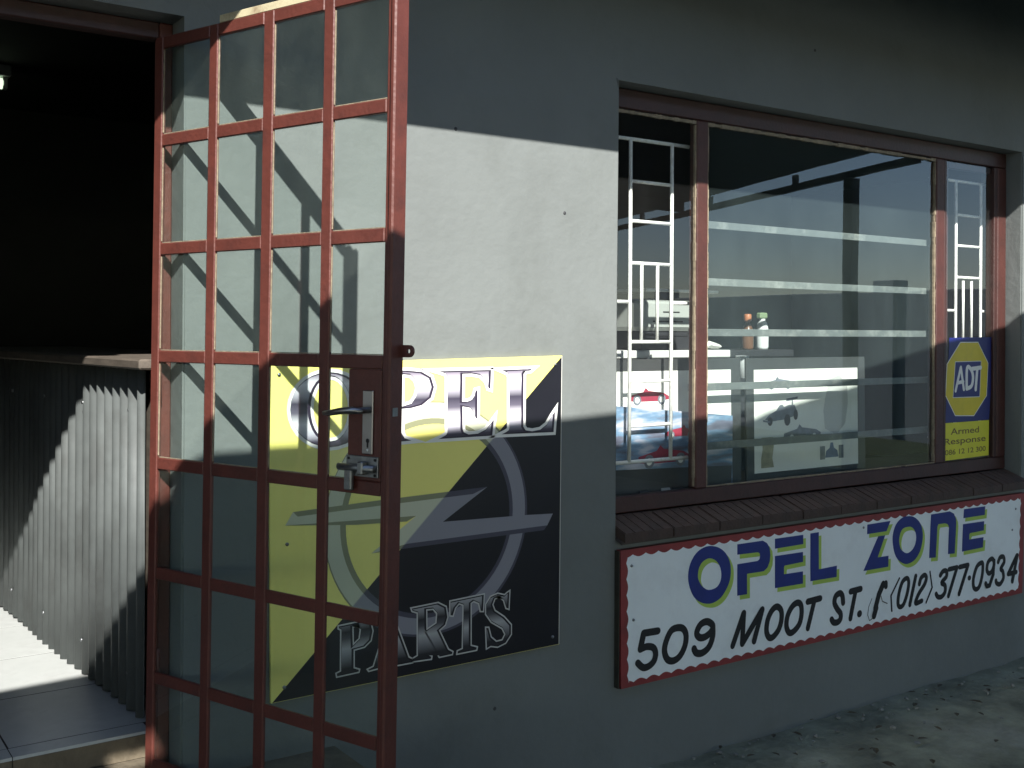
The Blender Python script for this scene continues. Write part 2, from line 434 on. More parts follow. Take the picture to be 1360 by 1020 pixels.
# traced lettering and emblem outlines, metres in the plane of each sign (x, z)
DATA = {"ws_poly":[["o",[[2.8684,0.6894],[2.8729,0.7285],[2.8897,0.7614],[2.917,0.7857],[2.9515,0.7985],[2.9865,0.7998],[3.029,0.7887],[3.0649,0.7644],[3.0882,0.7286],[3.0943,0.692],[3.0887,0.6569],[3.0695,0.6236],[3.0411,0.5968],[3.0057,0.5828],[2.9706,0.5825],[2.9322,0.5938],[2.901,0.6155],[2.8803,0.6481]],[[2.919,0.6931],[2.9244,0.7224],[2.9415,0.7429],[2.9693,0.7533],[2.9939,0.7505],[3.0187,0.7366],[3.0367,0.7116],[3.0426,0.683],[3.0371,0.6582],[3.0194,0.6402],[2.9912,0.6337],[2.9667,0.6369],[2.9422,0.6526],[2.9261,0.6722]]],["p",[[3.1284,0.7908],[3.2714,0.7903],[3.2958,0.7783],[3.3113,0.7582],[3.3154,0.7288],[3.3117,0.7028],[3.2989,0.6806],[3.2784,0.6689],[3.1838,0.6699],[3.1844,0.5905],[3.1299,0.5915],[3.129,0.7136],[3.2417,0.7135],[3.253,0.719],[3.2567,0.7327],[3.2528,0.7436],[3.2415,0.7475],[3.1287,0.7506]],None],["e",[[3.3419,0.7904],[3.5102,0.7892],[3.5105,0.7513],[3.3422,0.7506]],None],["e2",[[3.3424,0.7215],[3.5091,0.7196],[3.5094,0.679],[3.3996,0.6767],[3.3957,0.6708],[3.3959,0.6425],[3.5097,0.6405],[3.5101,0.5907],[3.3434,0.5933]],None],["l",[[3.5532,0.7903],[3.6058,0.7905],[3.607,0.6371],[3.7212,0.639],[3.7199,0.5919],[3.5548,0.5943]],None],["z",[[3.9196,0.7914],[4.0792,0.7924],[4.0518,0.7499],[3.9182,0.7506]],None],["z2",[[3.9941,0.7337],[4.0427,0.7334],[3.9912,0.6428],[4.0666,0.6418],[4.0651,0.5939],[3.8945,0.5952]],None],["o",[[4.0939,0.7096],[4.1011,0.7467],[4.1214,0.7768],[4.159,0.7978],[4.197,0.8019],[4.2403,0.7962],[4.2793,0.7748],[4.304,0.7445],[4.3122,0.7079],[4.3066,0.6697],[4.2874,0.6301],[4.2517,0.6015],[4.2084,0.5905],[4.1702,0.5961],[4.1274,0.6215],[4.1037,0.6591]],[[4.1408,0.7048],[4.1501,0.7331],[4.1689,0.75],[4.2022,0.7543],[4.2311,0.7498],[4.2554,0.7284],[4.2634,0.701],[4.2559,0.6721],[4.2367,0.6505],[4.208,0.6389],[4.1841,0.6415],[4.1554,0.6593],[4.1439,0.6811]]],["n",[[4.3728,0.7937],[4.5145,0.7955],[4.5477,0.7821],[4.5645,0.756],[4.5668,0.7343],[4.5556,0.5974],[4.5029,0.6002],[4.51,0.7245],[4.4996,0.7377],[4.4791,0.7439],[4.4283,0.7445],[4.4214,0.7331],[4.4095,0.5955],[4.3596,0.5981]],None],["e",[[4.6271,0.7954],[4.7993,0.7941],[4.7953,0.7535],[4.6222,0.7538]],None],["e2",[[4.6193,0.7262],[4.7911,0.7243],[4.7883,0.6805],[4.678,0.679],[4.6706,0.6735],[4.6708,0.6499],[4.7863,0.6492],[4.7813,0.6007],[4.612,0.5992]],None]],"ws_strokes":[["5",[[0,0.0269,[[2.7184,0.5177],[2.649,0.5198],[2.6334,0.4645]]],[0,0.0259,[[2.6334,0.4645],[2.6637,0.4693],[2.6944,0.4608],[2.7067,0.4394],[2.7004,0.4132],[2.6763,0.3973],[2.6467,0.3963],[2.6203,0.4175]]]]],["0",[[1,0.0269,[[2.8234,0.5141],[2.7859,0.5093],[2.7597,0.4736],[2.7517,0.4382],[2.7659,0.4065],[2.795,0.3956],[2.8284,0.4073],[2.8534,0.4403],[2.86,0.4764],[2.8488,0.5029]]]]],["9",[[1,0.0278,[[2.969,0.515],[2.9343,0.5088],[2.9146,0.4805],[2.9303,0.4606],[2.9607,0.4596],[2.9912,0.4751],[2.9981,0.4962]]],[0,0.0278,[[2.9981,0.4962],[2.9984,0.4551],[2.9785,0.4172],[2.9437,0.4008],[2.9134,0.4058],[2.9004,0.4235]]]]],["m",[[0,0.0259,[[3.1061,0.4013],[3.1665,0.5196],[3.1582,0.4014],[3.2693,0.5195],[3.2231,0.4009]]]]],["o",[[1,0.0268,[[3.3556,0.518],[3.3267,0.5068],[3.303,0.4739],[3.2957,0.4323],[3.3083,0.404],[3.3324,0.4003],[3.3661,0.425],[3.3823,0.4624],[3.3801,0.4993]]]]],["o",[[1,0.0268,[[3.4788,0.517],[3.447,0.5066],[3.4195,0.4737],[3.412,0.4347],[3.425,0.4061],[3.4498,0.4023],[3.4875,0.4269],[3.5023,0.4652],[3.499,0.5028]]]]],["t",[[0,0.0268,[[3.5394,0.5128],[3.6164,0.5161]]],[0,0.0256,[[3.5803,0.5121],[3.5402,0.4042]]]]],["s",[[0,0.0271,[[3.7628,0.4778],[3.7582,0.5063],[3.7427,0.5206],[3.7154,0.512],[3.7072,0.4854],[3.7244,0.458],[3.7459,0.4355],[3.7461,0.4132],[3.7291,0.4018],[3.7036,0.4039],[3.6891,0.4187]]]]],["t",[[0,0.0271,[[3.8115,0.5187],[3.8773,0.5214]]],[0,0.0254,[[3.8439,0.5184],[3.8098,0.4049]]]]],["dot",[[0,0.0305,[[3.8694,0.4161],[3.872,0.4168]]]]],["handset",[[0,0.0297,[[4.0306,0.5229],[3.999,0.4781],[3.9767,0.4237]]],[0,0.0262,[[4.0472,0.5249],[4.0473,0.511]]],[0,0.0297,[[3.9812,0.426],[3.9661,0.3937]]]]],["cord",[[0,0.0034,[[3.9537,0.4698],[3.9315,0.4357],[3.9246,0.4025],[3.9365,0.378],[3.9571,0.3853]]],[0,0.0044,[[4.0127,0.4734],[4.0221,0.4491],[4.0544,0.436]]]]],["(",[[0,0.0099,[[4.1442,0.5337],[4.0848,0.4638],[4.0909,0.3973]]]]],["0",[[1,0.0218,[[4.1994,0.5268],[4.1661,0.5145],[4.141,0.4651],[4.1357,0.422],[4.1509,0.4064],[4.1764,0.4164],[4.2018,0.4629],[4.211,0.5059]]]]],["1",[[0,0.0225,[[4.262,0.5292],[4.2196,0.4063]]]]],["2",[[0,0.0225,[[4.2886,0.4902],[4.3011,0.5154],[4.3275,0.5253],[4.3405,0.5105],[4.3259,0.4825],[4.287,0.4488],[4.2629,0.4164],[4.2679,0.4068],[4.3069,0.4122]]]]],[")",[[0,0.0099,[[4.367,0.5361],[4.3836,0.4631],[4.3385,0.4001]]]]],["3",[[0,0.0232,[[4.4456,0.5097],[4.4657,0.5254],[4.4913,0.5236],[4.4915,0.498],[4.456,0.475],[4.4816,0.4596],[4.4819,0.4292],[4.4566,0.4113],[4.4282,0.4139],[4.414,0.429]]]]],["7",[[0,0.0225,[[4.5117,0.529],[4.5738,0.5308],[4.5077,0.4075]]]]],["7",[[0,0.0232,[[4.5948,0.5296],[4.6612,0.5317],[4.5906,0.4057]]]]],["dash",[[0,0.0241,[[4.6703,0.4697],[4.6746,0.4698]]]]],["0",[[1,0.0232,[[4.7711,0.5295],[4.7332,0.5151],[4.7067,0.4652],[4.7071,0.4246],[4.7288,0.4094],[4.7557,0.4215],[4.7771,0.4691],[4.7821,0.5157]]]]],["9",[[1,0.0229,[[4.859,0.5384],[4.8259,0.5263],[4.8152,0.4929],[4.8319,0.4719],[4.8595,0.4812],[4.8759,0.5142]]],[0,0.0229,[[4.8758,0.5269],[4.8686,0.4643],[4.838,0.4142],[4.8137,0.4129],[4.8026,0.4282]]]]],["3",[[0,0.0229,[[4.9095,0.5167],[4.9262,0.5371],[4.9545,0.5359],[4.9604,0.5108],[4.9323,0.4821],[4.9494,0.4672],[4.9554,0.4345],[4.9274,0.4092],[4.8992,0.4159],[4.8912,0.4297]]]]],["4",[[0,0.0235,[[5.0693,0.5307],[4.9951,0.4489],[5.0643,0.4502]]],[0,0.0235,[[5.0728,0.5303],[5.03,0.4091]]]]]],"ws_corner":[[2.5392,0.8304],[5.1376,0.8311],[5.1222,0.3404],[2.5443,0.3358]],"ws_white":[[2.565,0.8111],[5.1078,0.8094],[5.0888,0.3595],[2.5724,0.3509]],"ys_corner":[[1.2205,1.5101],[2.2837,1.5274],[2.2775,0.5355],[1.2317,0.529]],"ys_opel":[["o",[[1.54,1.3683],[1.5368,1.3428],[1.5271,1.319],[1.5115,1.298],[1.4908,1.2809],[1.4661,1.2687],[1.4388,1.2618],[1.4103,1.2605],[1.3821,1.2649],[1.3555,1.2746],[1.3318,1.2891],[1.3121,1.3075],[1.2974,1.3291],[1.2882,1.3528],[1.285,1.3774],[1.2879,1.4017],[1.2969,1.4247],[1.3114,1.4453],[1.3308,1.4624],[1.3544,1.4752],[1.3808,1.4829],[1.409,1.4853],[1.4376,1.482],[1.4649,1.4732],[1.4897,1.4591],[1.5107,1.4406],[1.5266,1.4185],[1.5365,1.3939]],[[1.4816,1.3726],[1.4801,1.3509],[1.4752,1.3304],[1.4672,1.3123],[1.4566,1.2973],[1.444,1.2864],[1.4299,1.2799],[1.4151,1.2782],[1.4004,1.2814],[1.3865,1.2893],[1.374,1.3013],[1.3636,1.317],[1.3557,1.3355],[1.3508,1.356],[1.3491,1.3773],[1.3506,1.3985],[1.3552,1.4186],[1.3629,1.4366],[1.3731,1.4515],[1.3855,1.4627],[1.3993,1.4696],[1.414,1.4717],[1.4288,1.469],[1.443,1.4616],[1.4558,1.4497],[1.4665,1.434],[1.4747,1.4153],[1.4798,1.3945]]],["p",[[1.5471,1.4785],[1.673,1.4857],[1.7272,1.4802],[1.7602,1.4629],[1.7715,1.4317],[1.7606,1.3985],[1.7278,1.3758],[1.6872,1.3677],[1.655,1.3665],[1.6555,1.2915],[1.6663,1.2745],[1.6905,1.2662],[1.5612,1.2614],[1.5845,1.2717],[1.5948,1.2897],[1.5938,1.4568],[1.5807,1.471]],[[1.6544,1.4743],[1.6866,1.4714],[1.7056,1.4545],[1.7139,1.4307],[1.7059,1.4025],[1.6898,1.3818],[1.655,1.3735]]],["e",[[1.788,1.4817],[1.9886,1.4829],[1.9863,1.421],[1.9795,1.4229],[1.9705,1.4462],[1.947,1.4662],[1.9135,1.472],[1.8779,1.4717],[1.8769,1.3825],[1.8962,1.381],[1.914,1.3869],[1.9242,1.3996],[1.9298,1.4168],[1.9359,1.4179],[1.9357,1.3711],[1.9355,1.3244],[1.9293,1.3272],[1.922,1.3457],[1.9065,1.3613],[1.8785,1.3666],[1.8795,1.2936],[1.8841,1.2826],[1.902,1.2749],[1.9379,1.2757],[1.9689,1.2873],[1.9897,1.3082],[2.0012,1.3208],[1.9941,1.2665],[1.7893,1.266],[1.8016,1.2705],[1.8174,1.2773],[1.8223,1.2856],[1.8212,1.4642],[1.8127,1.475]],None],["l",[[2.0308,1.4814],[2.1555,1.484],[2.1472,1.4783],[2.128,1.4764],[2.1198,1.4676],[2.1193,1.2915],[2.1293,1.2777],[2.1568,1.2732],[2.1901,1.2771],[2.2181,1.2939],[2.2377,1.3203],[2.2529,1.3379],[2.2465,1.2663],[2.0322,1.269],[2.0481,1.2748],[2.0599,1.2809],[2.063,1.2896],[2.0619,1.4619],[2.0533,1.4731]],None]],"ys_parts":[["p",[[1.4444,0.721],[1.5245,0.7242],[1.551,0.7147],[1.5575,0.69],[1.5513,0.6625],[1.5302,0.6468],[1.4937,0.6433],[1.494,0.5869],[1.5123,0.579],[1.5108,0.5737],[1.4401,0.5719],[1.4385,0.5801],[1.4528,0.5846],[1.4531,0.7104],[1.4444,0.7155]],[[1.4891,0.7144],[1.5115,0.7158],[1.5184,0.7006],[1.5144,0.6729],[1.491,0.6554]]],["a",[[1.5438,0.5746],[1.5623,0.58],[1.6151,0.7244],[1.6287,0.7272],[1.6843,0.5883],[1.7011,0.5783],[1.6983,0.5714],[1.6269,0.5714],[1.6296,0.5757],[1.6431,0.5855],[1.632,0.6186],[1.5915,0.618],[1.5836,0.5859],[1.5944,0.5745],[1.5465,0.5708]],[[1.5957,0.6316],[1.6292,0.6335],[1.6127,0.6816]]],["r",[[1.6945,0.7397],[1.7905,0.7435],[1.8194,0.7272],[1.8254,0.6941],[1.8168,0.6705],[1.7939,0.6567],[1.8289,0.5893],[1.8453,0.5792],[1.8436,0.573],[1.7973,0.5721],[1.7483,0.6537],[1.7487,0.5875],[1.7669,0.5771],[1.7658,0.5709],[1.6983,0.5739],[1.6994,0.581],[1.7178,0.5877],[1.7169,0.7243],[1.6974,0.732]],[[1.7467,0.7299],[1.7734,0.7286],[1.7878,0.7118],[1.7851,0.6802],[1.7482,0.6635]]],["t",[[1.8367,0.7422],[1.9645,0.7476],[1.9618,0.6947],[1.9527,0.696],[1.9465,0.7222],[1.9254,0.7326],[1.9135,0.7267],[1.9143,0.5881],[1.9383,0.5792],[1.9366,0.5719],[1.8641,0.5711],[1.8652,0.5784],[1.8846,0.5828],[1.8867,0.7254],[1.869,0.7328],[1.8544,0.7198],[1.8457,0.6961],[1.837,0.6984]],None],["s",[[2.0662,0.7445],[2.0635,0.6881],[2.0541,0.692],[2.0446,0.7191],[2.0258,0.7344],[2.0074,0.7292],[1.9983,0.71],[2.0076,0.6883],[2.0449,0.6625],[2.0732,0.6326],[2.0734,0.6015],[2.0517,0.5766],[2.0207,0.5686],[1.993,0.5756],[1.9778,0.5704],[1.9743,0.637],[1.9834,0.6357],[1.9928,0.6037],[2.0144,0.585],[2.0392,0.5862],[2.0515,0.6049],[2.0389,0.6274],[1.9956,0.6543],[1.974,0.6828],[1.9738,0.7134],[1.992,0.7364],[2.0196,0.7429],[2.0476,0.7341],[2.0569,0.7406]],None]],"ys_bolt":[[1.2719,1.0401],[1.2961,1.0774],[1.5726,1.0881],[1.9769,1.0994],[1.8076,1.0005],[2.1322,0.9927],[2.2461,0.9875],[2.2223,0.9496],[1.679,0.9444],[1.5529,0.9278],[1.7098,1.0287],[1.6491,1.0178],[1.5013,1.0271]],"ys_bolt_hi":[[1.2961,1.0774],[1.5726,1.0881],[1.9769,1.0994],[1.9212,1.0804],[1.5727,1.0712],[1.3103,1.0629]],"ys_bolt_lo":[[[1.2719,1.0401],[1.5012,1.034],[1.7098,1.0287],[1.6759,1.0141],[1.5013,1.0203]],[[2.2223,0.9496],[1.679,0.9444],[1.5529,0.9278],[1.679,0.9303],[2.208,0.9346]]],"ring":[1.7635,1.0174,0.3657],"adt":{"blue":[[4.6948,1.5921],[5.0728,1.5964],[5.029,1.1867],[4.6652,1.1861]],"yellow":[[4.6652,1.1847],[5.029,1.1852],[5.0268,1.0112],[4.6526,1.0054]],"oct":[[4.7852,1.5687],[4.9306,1.5686],[5.0162,1.4663],[5.0049,1.3081],[4.8989,1.2137],[4.746,1.2196],[4.6676,1.3176],[4.6781,1.4653]],"sq":[[4.7437,1.4751],[4.9553,1.4764],[4.9443,1.3047],[4.7272,1.3067]],"A":[[[4.745,1.3367],[4.7862,1.4497]],[[4.7862,1.4497],[4.8115,1.3421]],[[4.7627,1.3754],[4.8051,1.3802]]],"D":[[[4.836,1.3451],[4.8388,1.4454],[4.8721,1.4377],[4.8885,1.4015],[4.8765,1.3585],[4.836,1.3451]]],"T":[[[4.8807,1.4412],[4.9531,1.446]],[[4.923,1.4406],[4.9102,1.3396]]],"txt":[[[4.7085,1.1278],[4.9434,1.1286]],[[4.6579,1.081],[5.0006,1.0843]],[[4.6642,1.0314],[5.0011,1.0347]]]}}

# ================================================================== SETTING
def ground():
    bm = bmesh.new()
    xs = [-400, -60, -12, -4] + [-1 + 0.1 * i for i in range(100)] + [12, 60, 400]
    ys = [-400, -60, -15, -6] + [-4 + 0.1 * i for i in range(41)] + [0.1, 60, 400]
    g = {}
    for i, x in enumerate(xs):
        for j, y in enumerate(ys):
            near = -1 <= x <= 9 and -4 <= y <= 0.0
            z = random.uniform(-0.006, 0.006) if near else 0.0
            if near and y > -0.35: z += 0.012 * (1 - abs(y) / 0.35) * random.random()
            g[i, j] = bm.verts.new((x, y, z))
    for i in range(len(xs) - 1):
        for j in range(len(ys) - 1):
            bm.faces.new((g[i, j], g[i + 1, j], g[i + 1, j + 1], g[i, j + 1]))
    o = finish(bm, 'ground', 'ground', smooth=True)
    return tag(o, kind='structure')
ground()

# concrete landing in front of and under the doorway
step = box('door_landing', -0.9, 1.45, -1.15, 0.2385, -0.05, 0.360, 'concrete', bevel=0.012)
tag(step, kind='structure')

# ---- shop building
shop = empty('shop_building', (0, 0, 0))
tag(shop, 'grey plastered shop building with red framed window and open doorway', 'building')

def front_wall():
    xs = [-6.0, -0.03, 0.973, 2.536, 5.147, 9.0]
    zs = [-0.1, 0.350, 0.862, 2.476, 2.512, 3.305]
    Y0, Y1 = 0.0, 0.22
    def solid(i, j):
        if not (0 <= i < 5 and 0 <= j < 5): return False
        if i == 1 and j in (1, 2): return False
        if i == 3 and j in (2, 3): return False
        return True
    bm = bmesh.new()
    vc = {}
    def v(i, j, y):
        k = (i, j, y)
        if k not in vc: vc[k] = bm.verts.new((xs[i], y, zs[j]))
        return vc[k]
    for i in range(5):
        for j in range(5):
            if not solid(i, j): continue
            for y in (Y0, Y1): bm.faces.new((v(i, j, y), v(i + 1, j, y), v(i + 1, j + 1, y), v(i, j + 1, y)))
            for (di, dj, a, b) in ((-1, 0, (i, j), (i, j + 1)), (1, 0, (i + 1, j), (i + 1, j + 1)), (0, -1, (i, j), (i + 1, j)), (0, 1, (i, j + 1), (i + 1, j + 1))):
                if not solid(i + di, j + dj):
                    bm.faces.new((v(*a, Y0), v(*b, Y0), v(*b, Y1), v(*a, Y1)))
    # soften the outer corners of the openings
    ed = [e for e in bm.edges if abs(e.verts[0].co.y) < 1e-6 and abs(e.verts[1].co.y) < 1e-6 and len(e.link_faces) == 2 and abs(e.link_faces[0].normal.dot(e.link_faces[1].normal)) < 0.5]
    bm.normal_update()
    ed = [e for e in bm.edges if all(abs(q.co.y) < 1e-6 for q in e.verts) and len(e.link_faces) == 2 and abs(e.link_faces[0].normal.dot(e.link_faces[1].normal)) < 0.5]
    bmesh.ops.bevel(bm, geom=ed, offset=0.006, segments=2, affect='EDGES')
    return finish(bm, 'front_wall', 'wall', shop)
front_wall()
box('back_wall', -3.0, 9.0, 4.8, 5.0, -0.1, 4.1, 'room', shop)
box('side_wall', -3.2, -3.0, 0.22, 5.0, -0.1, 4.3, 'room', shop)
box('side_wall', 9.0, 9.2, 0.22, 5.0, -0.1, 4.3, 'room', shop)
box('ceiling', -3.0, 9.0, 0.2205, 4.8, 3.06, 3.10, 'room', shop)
# roof: underside falls from the wall to the eave
box('roof', -6.0, 9.6, -0.85, 5.2, 0.0, 0.09, 'roofsheet', shop, fn=lambda c: (c.x, c.y, c.z + 2.921 + (c.y + 0.85) * 0.46))
box('fascia_board', -6.0, 9.6, -0.875, -0.852, 2.919, 3.06, 'soffit', shop, bevel=0.004)

# added unseen roll under the eave, shapes the sun patch on the counter
aw = empty('added_awning_shade', (-0.72, -0.75, 2.780))
tag(aw, 'added unseen grey awning roll under the eave shading the doorway', 'awning')
tube('shade_roll', [(-1.6, 0, 0.003), (1.19, 0, 0.003)], 0.10, 'canvas', aw, 20)
for xx in (-1.3, 0.95):
    box('bracket', xx - 0.02, xx + 0.02, -0.02, 0.02, 0.09, 0.178, 'beam', aw)

# ---- interior floor and its tiles
floor = box('floor', -3.0, 9.0, 0.2485, 4.8, 0.30, 0.4299, 'grout')
tag(floor, kind='structure')
bm = bmesh.new(); add_box(bm, -0.2230, 0.2230, -0.2235, 0.2235, 0, 0.009)
tile0 = finish(bm, 'tile', 'tile', floor)
tile0.location = (0.59 - 0.227, 0.547, 0.4215)
for i in range(-3, 2):
    for j in range(0, 6):
        if (i, j) == (0, 0): continue
        t = tile0.copy(); COL.objects.link(t); t.parent = floor
        t.location = (0.363 + 0.4515 * i, 0.547 + 0.453 * j, 0.4215 + random.uniform(-0.0002, 0.0004))
bm = bmesh.new(); add_box(bm, -0.2230, 0.2230, 0, 0.0735, 0, 0.009)
rt = finish(bm, 'threshold_tile', 'tile', floor)
bm = bmesh.new(); add_box(bm, -0.2230, 0.2230, 0, 0.006, 0, 0.066)
rs = finish(bm, 'riser_slip', 'concrete', floor)
for i in (0, -3, -2, -1, 1):
    if i == 1: continue
    t = rt if i == 0 else rt.copy(); s = rs if i == 0 else rs.copy()
    if i: COL.objects.link(t); COL.objects.link(s); t.parent = floor; s.parent = floor
    t.location = (0.363 + 0.4515 * i, 0.2445, 0.4217); s.location = (0.363 + 0.4515 * i, 0.2415, 0.3555)
t = rt.copy(); COL.objects.link(t); t.parent = floor; t.location = (0.775, 0.2445, 0.4216); t.scale = (0.835, 1, 1)
t = rs.copy(); COL.objects.link(t); t.parent = floor; t.location = (0.775, 0.2415, 0.3554); t.scale = (0.835, 1, 1)

# ---- door frame (part of the building)
box('door_jamb', 0.936, 0.9725, 0.098, 0.150, 0.361, 2.4755, 'red', shop, bevel=0.004)
box('door_jamb', -0.0295, 0.03, 0.10, 0.165, 0.361, 2.4755, 'red', shop, bevel=0.004)
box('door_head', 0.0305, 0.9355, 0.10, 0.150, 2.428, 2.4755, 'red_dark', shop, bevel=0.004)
for z in (0.62, 1.40, 2.16):
    tube('hinge', [(0.936, 0.086, z), (0.936, 0.086, z + 0.09)], 0.006, 'red', shop, 10)

# ---- window
win = empty('window', (0, 0, 0)); win.parent = shop
FY0, FY1 = 0.082, 0.128
def fr(name, x0, x1, z0, z1, mat='red_win', y0=FY0, y1=FY1, b=0.004): return box(name, x0, x1, y0, y1, z0, z1, mat, win, b)
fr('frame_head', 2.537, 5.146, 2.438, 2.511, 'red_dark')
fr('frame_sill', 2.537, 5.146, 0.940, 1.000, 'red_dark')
fr('frame_jamb', 2.537, 2.585, 1.001, 2.437)
fr('frame_jamb', 5.074, 5.146, 1.001, 2.437)
fr('mullion', 3.0125, 3.0725, 1.001, 2.437)
fr('mullion', 4.5665, 4.6300, 1.001, 2.437)
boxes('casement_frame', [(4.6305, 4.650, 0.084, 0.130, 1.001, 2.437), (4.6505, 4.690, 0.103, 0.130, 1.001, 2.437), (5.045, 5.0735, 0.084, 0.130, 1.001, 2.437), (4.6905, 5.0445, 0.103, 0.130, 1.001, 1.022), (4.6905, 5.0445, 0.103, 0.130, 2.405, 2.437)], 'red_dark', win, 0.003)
def pane(x0, x1, z0, z1, mat): return box('pane', x0, x1, 0.0985, 0.1015, z0, z1, mat, win)
pane(2.5855, 3.012, 1.0005, 2.4375, 'glass')
pane(3.073, 4.566, 1.0005, 2.4375, 'glass_mid')
pane(4.6505, 5.0445, 1.0015, 2.4365, 'glass')
# putty fillets round the big pane and at the head of the side pane
def putty(x0, x1, z0, z1):
    bm = bmesh.new()
    horiz = (x1 - x0) > (z1 - z0)
    n = 40
    for k in range(n):
        a, b = k / n, (k + 1) / n
        w = random.uniform(0.5, 1.0)
        if horiz: add_box(bm, x0 + (x1 - x0) * a, x0 + (x1 - x0) * b, 0.090 - 0.004 * w, 0.0980, z0 + (z1 - z0) * 0.5 * (1 - w), z1 - (z1 - z0) * 0.5 * (1 - w))
        else: add_box(bm, x0 + (x1 - x0) * 0.5 * (1 - w), x1 - (x1 - x0) * 0.5 * (1 - w), 0.090 - 0.004 * w, 0.0980, z0 + (z1 - z0) * a, z0 + (z1 - z0) * b)
    o = finish(bm, 'putty', 'putty', win); return o
putty(3.0735, 4.5655, 2.420, 2.4365)
putty(3.0735, 4.5655, 1.0010, 1.0080)
putty(3.0730, 3.0790, 1.010, 2.418)
putty(4.5560, 4.5655, 1.010, 2.418)
putty(2.586, 3.011, 2.420, 2.4365)
putty(3.0050, 3.0120, 1.010, 2.418)
# burglar bars
def rod(a, b, r=0.0075, mat='white_bar'): return tube('burglar_bar', [a, b], r, mat, win, 8)
BY = 0.145
def bars(v1, v2, s1, s2, xl, xr, zs, bottom):
    rod((v1, BY, zs[0]), (v1, BY, bottom)); rod((v2, BY, zs[0]), (v2, BY, bottom))
    rod((xl, BY + 0.004, zs[0]), (xr, BY + 0.004, zs[0]))
    for z in zs[1:]: rod((v1 + 0.006, BY, z), (v2 - 0.006, BY, z), 0.0068)
    rod((xl, BY + 0.002, 1.7245), (v1 - 0.006, BY + 0.002, 1.7245)); rod((v2 + 0.006, BY + 0.002, 1.7245), (xr, BY + 0.002, 1.7245))
    rod((s1, BY, 1.872), (s1, BY, 1.573), 0.0065); rod((s2, BY, 1.872), (s2, BY, 1.573), 0.0065)
    rod((xl, BY + 0.004, bottom), (xr, BY + 0.004, bottom))
bars(2.7244, 2.937, 2.783, 2.864, 2.56, 3.03, (2.343, 2.183, 2.032, 1.8725, 1.573, 1.422, 1.2535), 1.1165)
bars(4.815, 5.025, 4.878, 4.948, 4.61, 5.09, (2.358, 2.193, 2.0425, 1.888, 1.573, 1.422, 1.2535), 1.1165)
for z in (2.0415, 1.8128, 1.610, 1.392, 1.155):
    box('flat_bar', 3.03, 4.61, 0.140, 0.147, z - 0.015, z + 0.015, 'flat_bar', win, 0.0015)

# ---- window sill: ribbed tiles on a mortar bed
sill = box('sill', 2.5365, 5.1465, -0.034, 0.0815, -0.045, -0.034, 'mortar', shop, fn=lambda c: (c.x, c.y, c.z + 0.9085 + 0.35 * c.y))
bm = bmesh.new()
TW = 0.2255
add_box(bm, 0.003, TW - 0.003, -0.046, 0.081, -0.034, -0.0035)
for k in range(5):
    a = 0.004 + k * (TW - 0.008) / 5
    add_box(bm, a + 0.0022, a + (TW - 0.008) / 5 - 0.0022, -0.0455, 0.0805, -0.0034, 0.0)
for q in bm.verts: q.co.z += 0.35 * q.co.y
st0 = finish(bm, 'sill_tile', 'sill', sill)
n = 11
x = 2.5395
for k in range(n):
    t = st0 if k == 0 else st0.copy()
    if k: COL.objects.link(t); t.parent = sill
    t.location = (x, random.uniform(-0.003, 0.001), 0.9085 + random.uniform(-0.0015, 0.0015))
    w = 2.606 / n / TW
    t.scale = (w, 1, 1)
    x += 2.606 / n

# ---- carport canopy over the forecourt (the photographer stands under it)
cp = empty('carport', (3, -5, 0))
tag(cp, 'steel carport canopy over the forecourt facing the shop', 'carport')
def cpm(name, bm, mat):
    for q in bm.verts: q.co -= Vector((3, -5, 0))
    return finish(bm, name, mat, cp)
edge = [(-14.0, -2.75), (-11.0, -2.70), (-8.0, -2.65), (-5.0, -2.6), (-3.8, -2.58), (-2.8, -2.56), (-1.7, -2.53), (-0.63, -2.516), (-0.30, -2.492), (-0.16, -2.482), (0.05, -2.429), (0.10, -2.377), (0.286, -2.275), (0.75, -2.274), (1.81, -2.20), (2.5, -2.16), (2.83, -2.044), (3.52, -1.90), (4.07, -1.77), (4.6, -1.68), (5.4, -1.60), (6.2, -1.52)]
for (xa, ya), (xb, yb) in zip(edge[:-1], edge[1:]):
    for (u0, u1) in (((-16.0, -3.30), (-3.17, -0.5)) if xa == -0.30 else ((-16.0, -0.5),)):
        bm = bmesh.new()
        vv = add_box(bm, xa + 0.001, xb - 0.001, u0, u1, 2.972, 3.0)
        for q in vv:
            if q.co.y > -1.0: q.co.y = ya if q.co.x < (xa + xb) / 2 else yb
        cpm('roof_sheet', bm, 'roofsheet')
bm = bmesh.new()
pts = [(6.201, -1.52), (6.72, -1.45), (8.5, -6.8), (11.5, -16.0), (6.201, -16.0)]
lo = [bm.verts.new((x, y, 2.972)) for x, y in pts]; hi = [bm.verts.new((x, y, 3.0)) for x, y in pts]
bm.faces.new(lo[::-1]); bm.faces.new(hi)
for i in range(5): bm.faces.new((lo[i], lo[(i + 1) % 5], hi[(i + 1) % 5], hi[i]))
cpm('roof_sheet', bm, 'roofsheet')
def beam(name, a, b, w, h):
    a, b = Vector(a), Vector(b); d = (b - a); d.z = 0; d.normalize(); s = Vector((-d.y, d.x, 0)) * w / 2
    bm = bmesh.new()
    v = [bm.verts.new(p + q + Vector((0, 0, z))) for z in (0, h) for p, q in ((a, -s), (b, -s), (b, s), (a, s))]
    for f in ((0, 3, 2, 1), (4, 5, 6, 7), (0, 1, 5, 4), (1, 2, 6, 5), (2, 3, 7, 6), (3, 0, 4, 7)): bm.faces.new([v[i] for i in f])
    return cpm(name, bm, 'beam')
beam('beam', (6.80, -1.55, 2.83), (9.1, -8.8, 2.83), 0.06, 0.05)
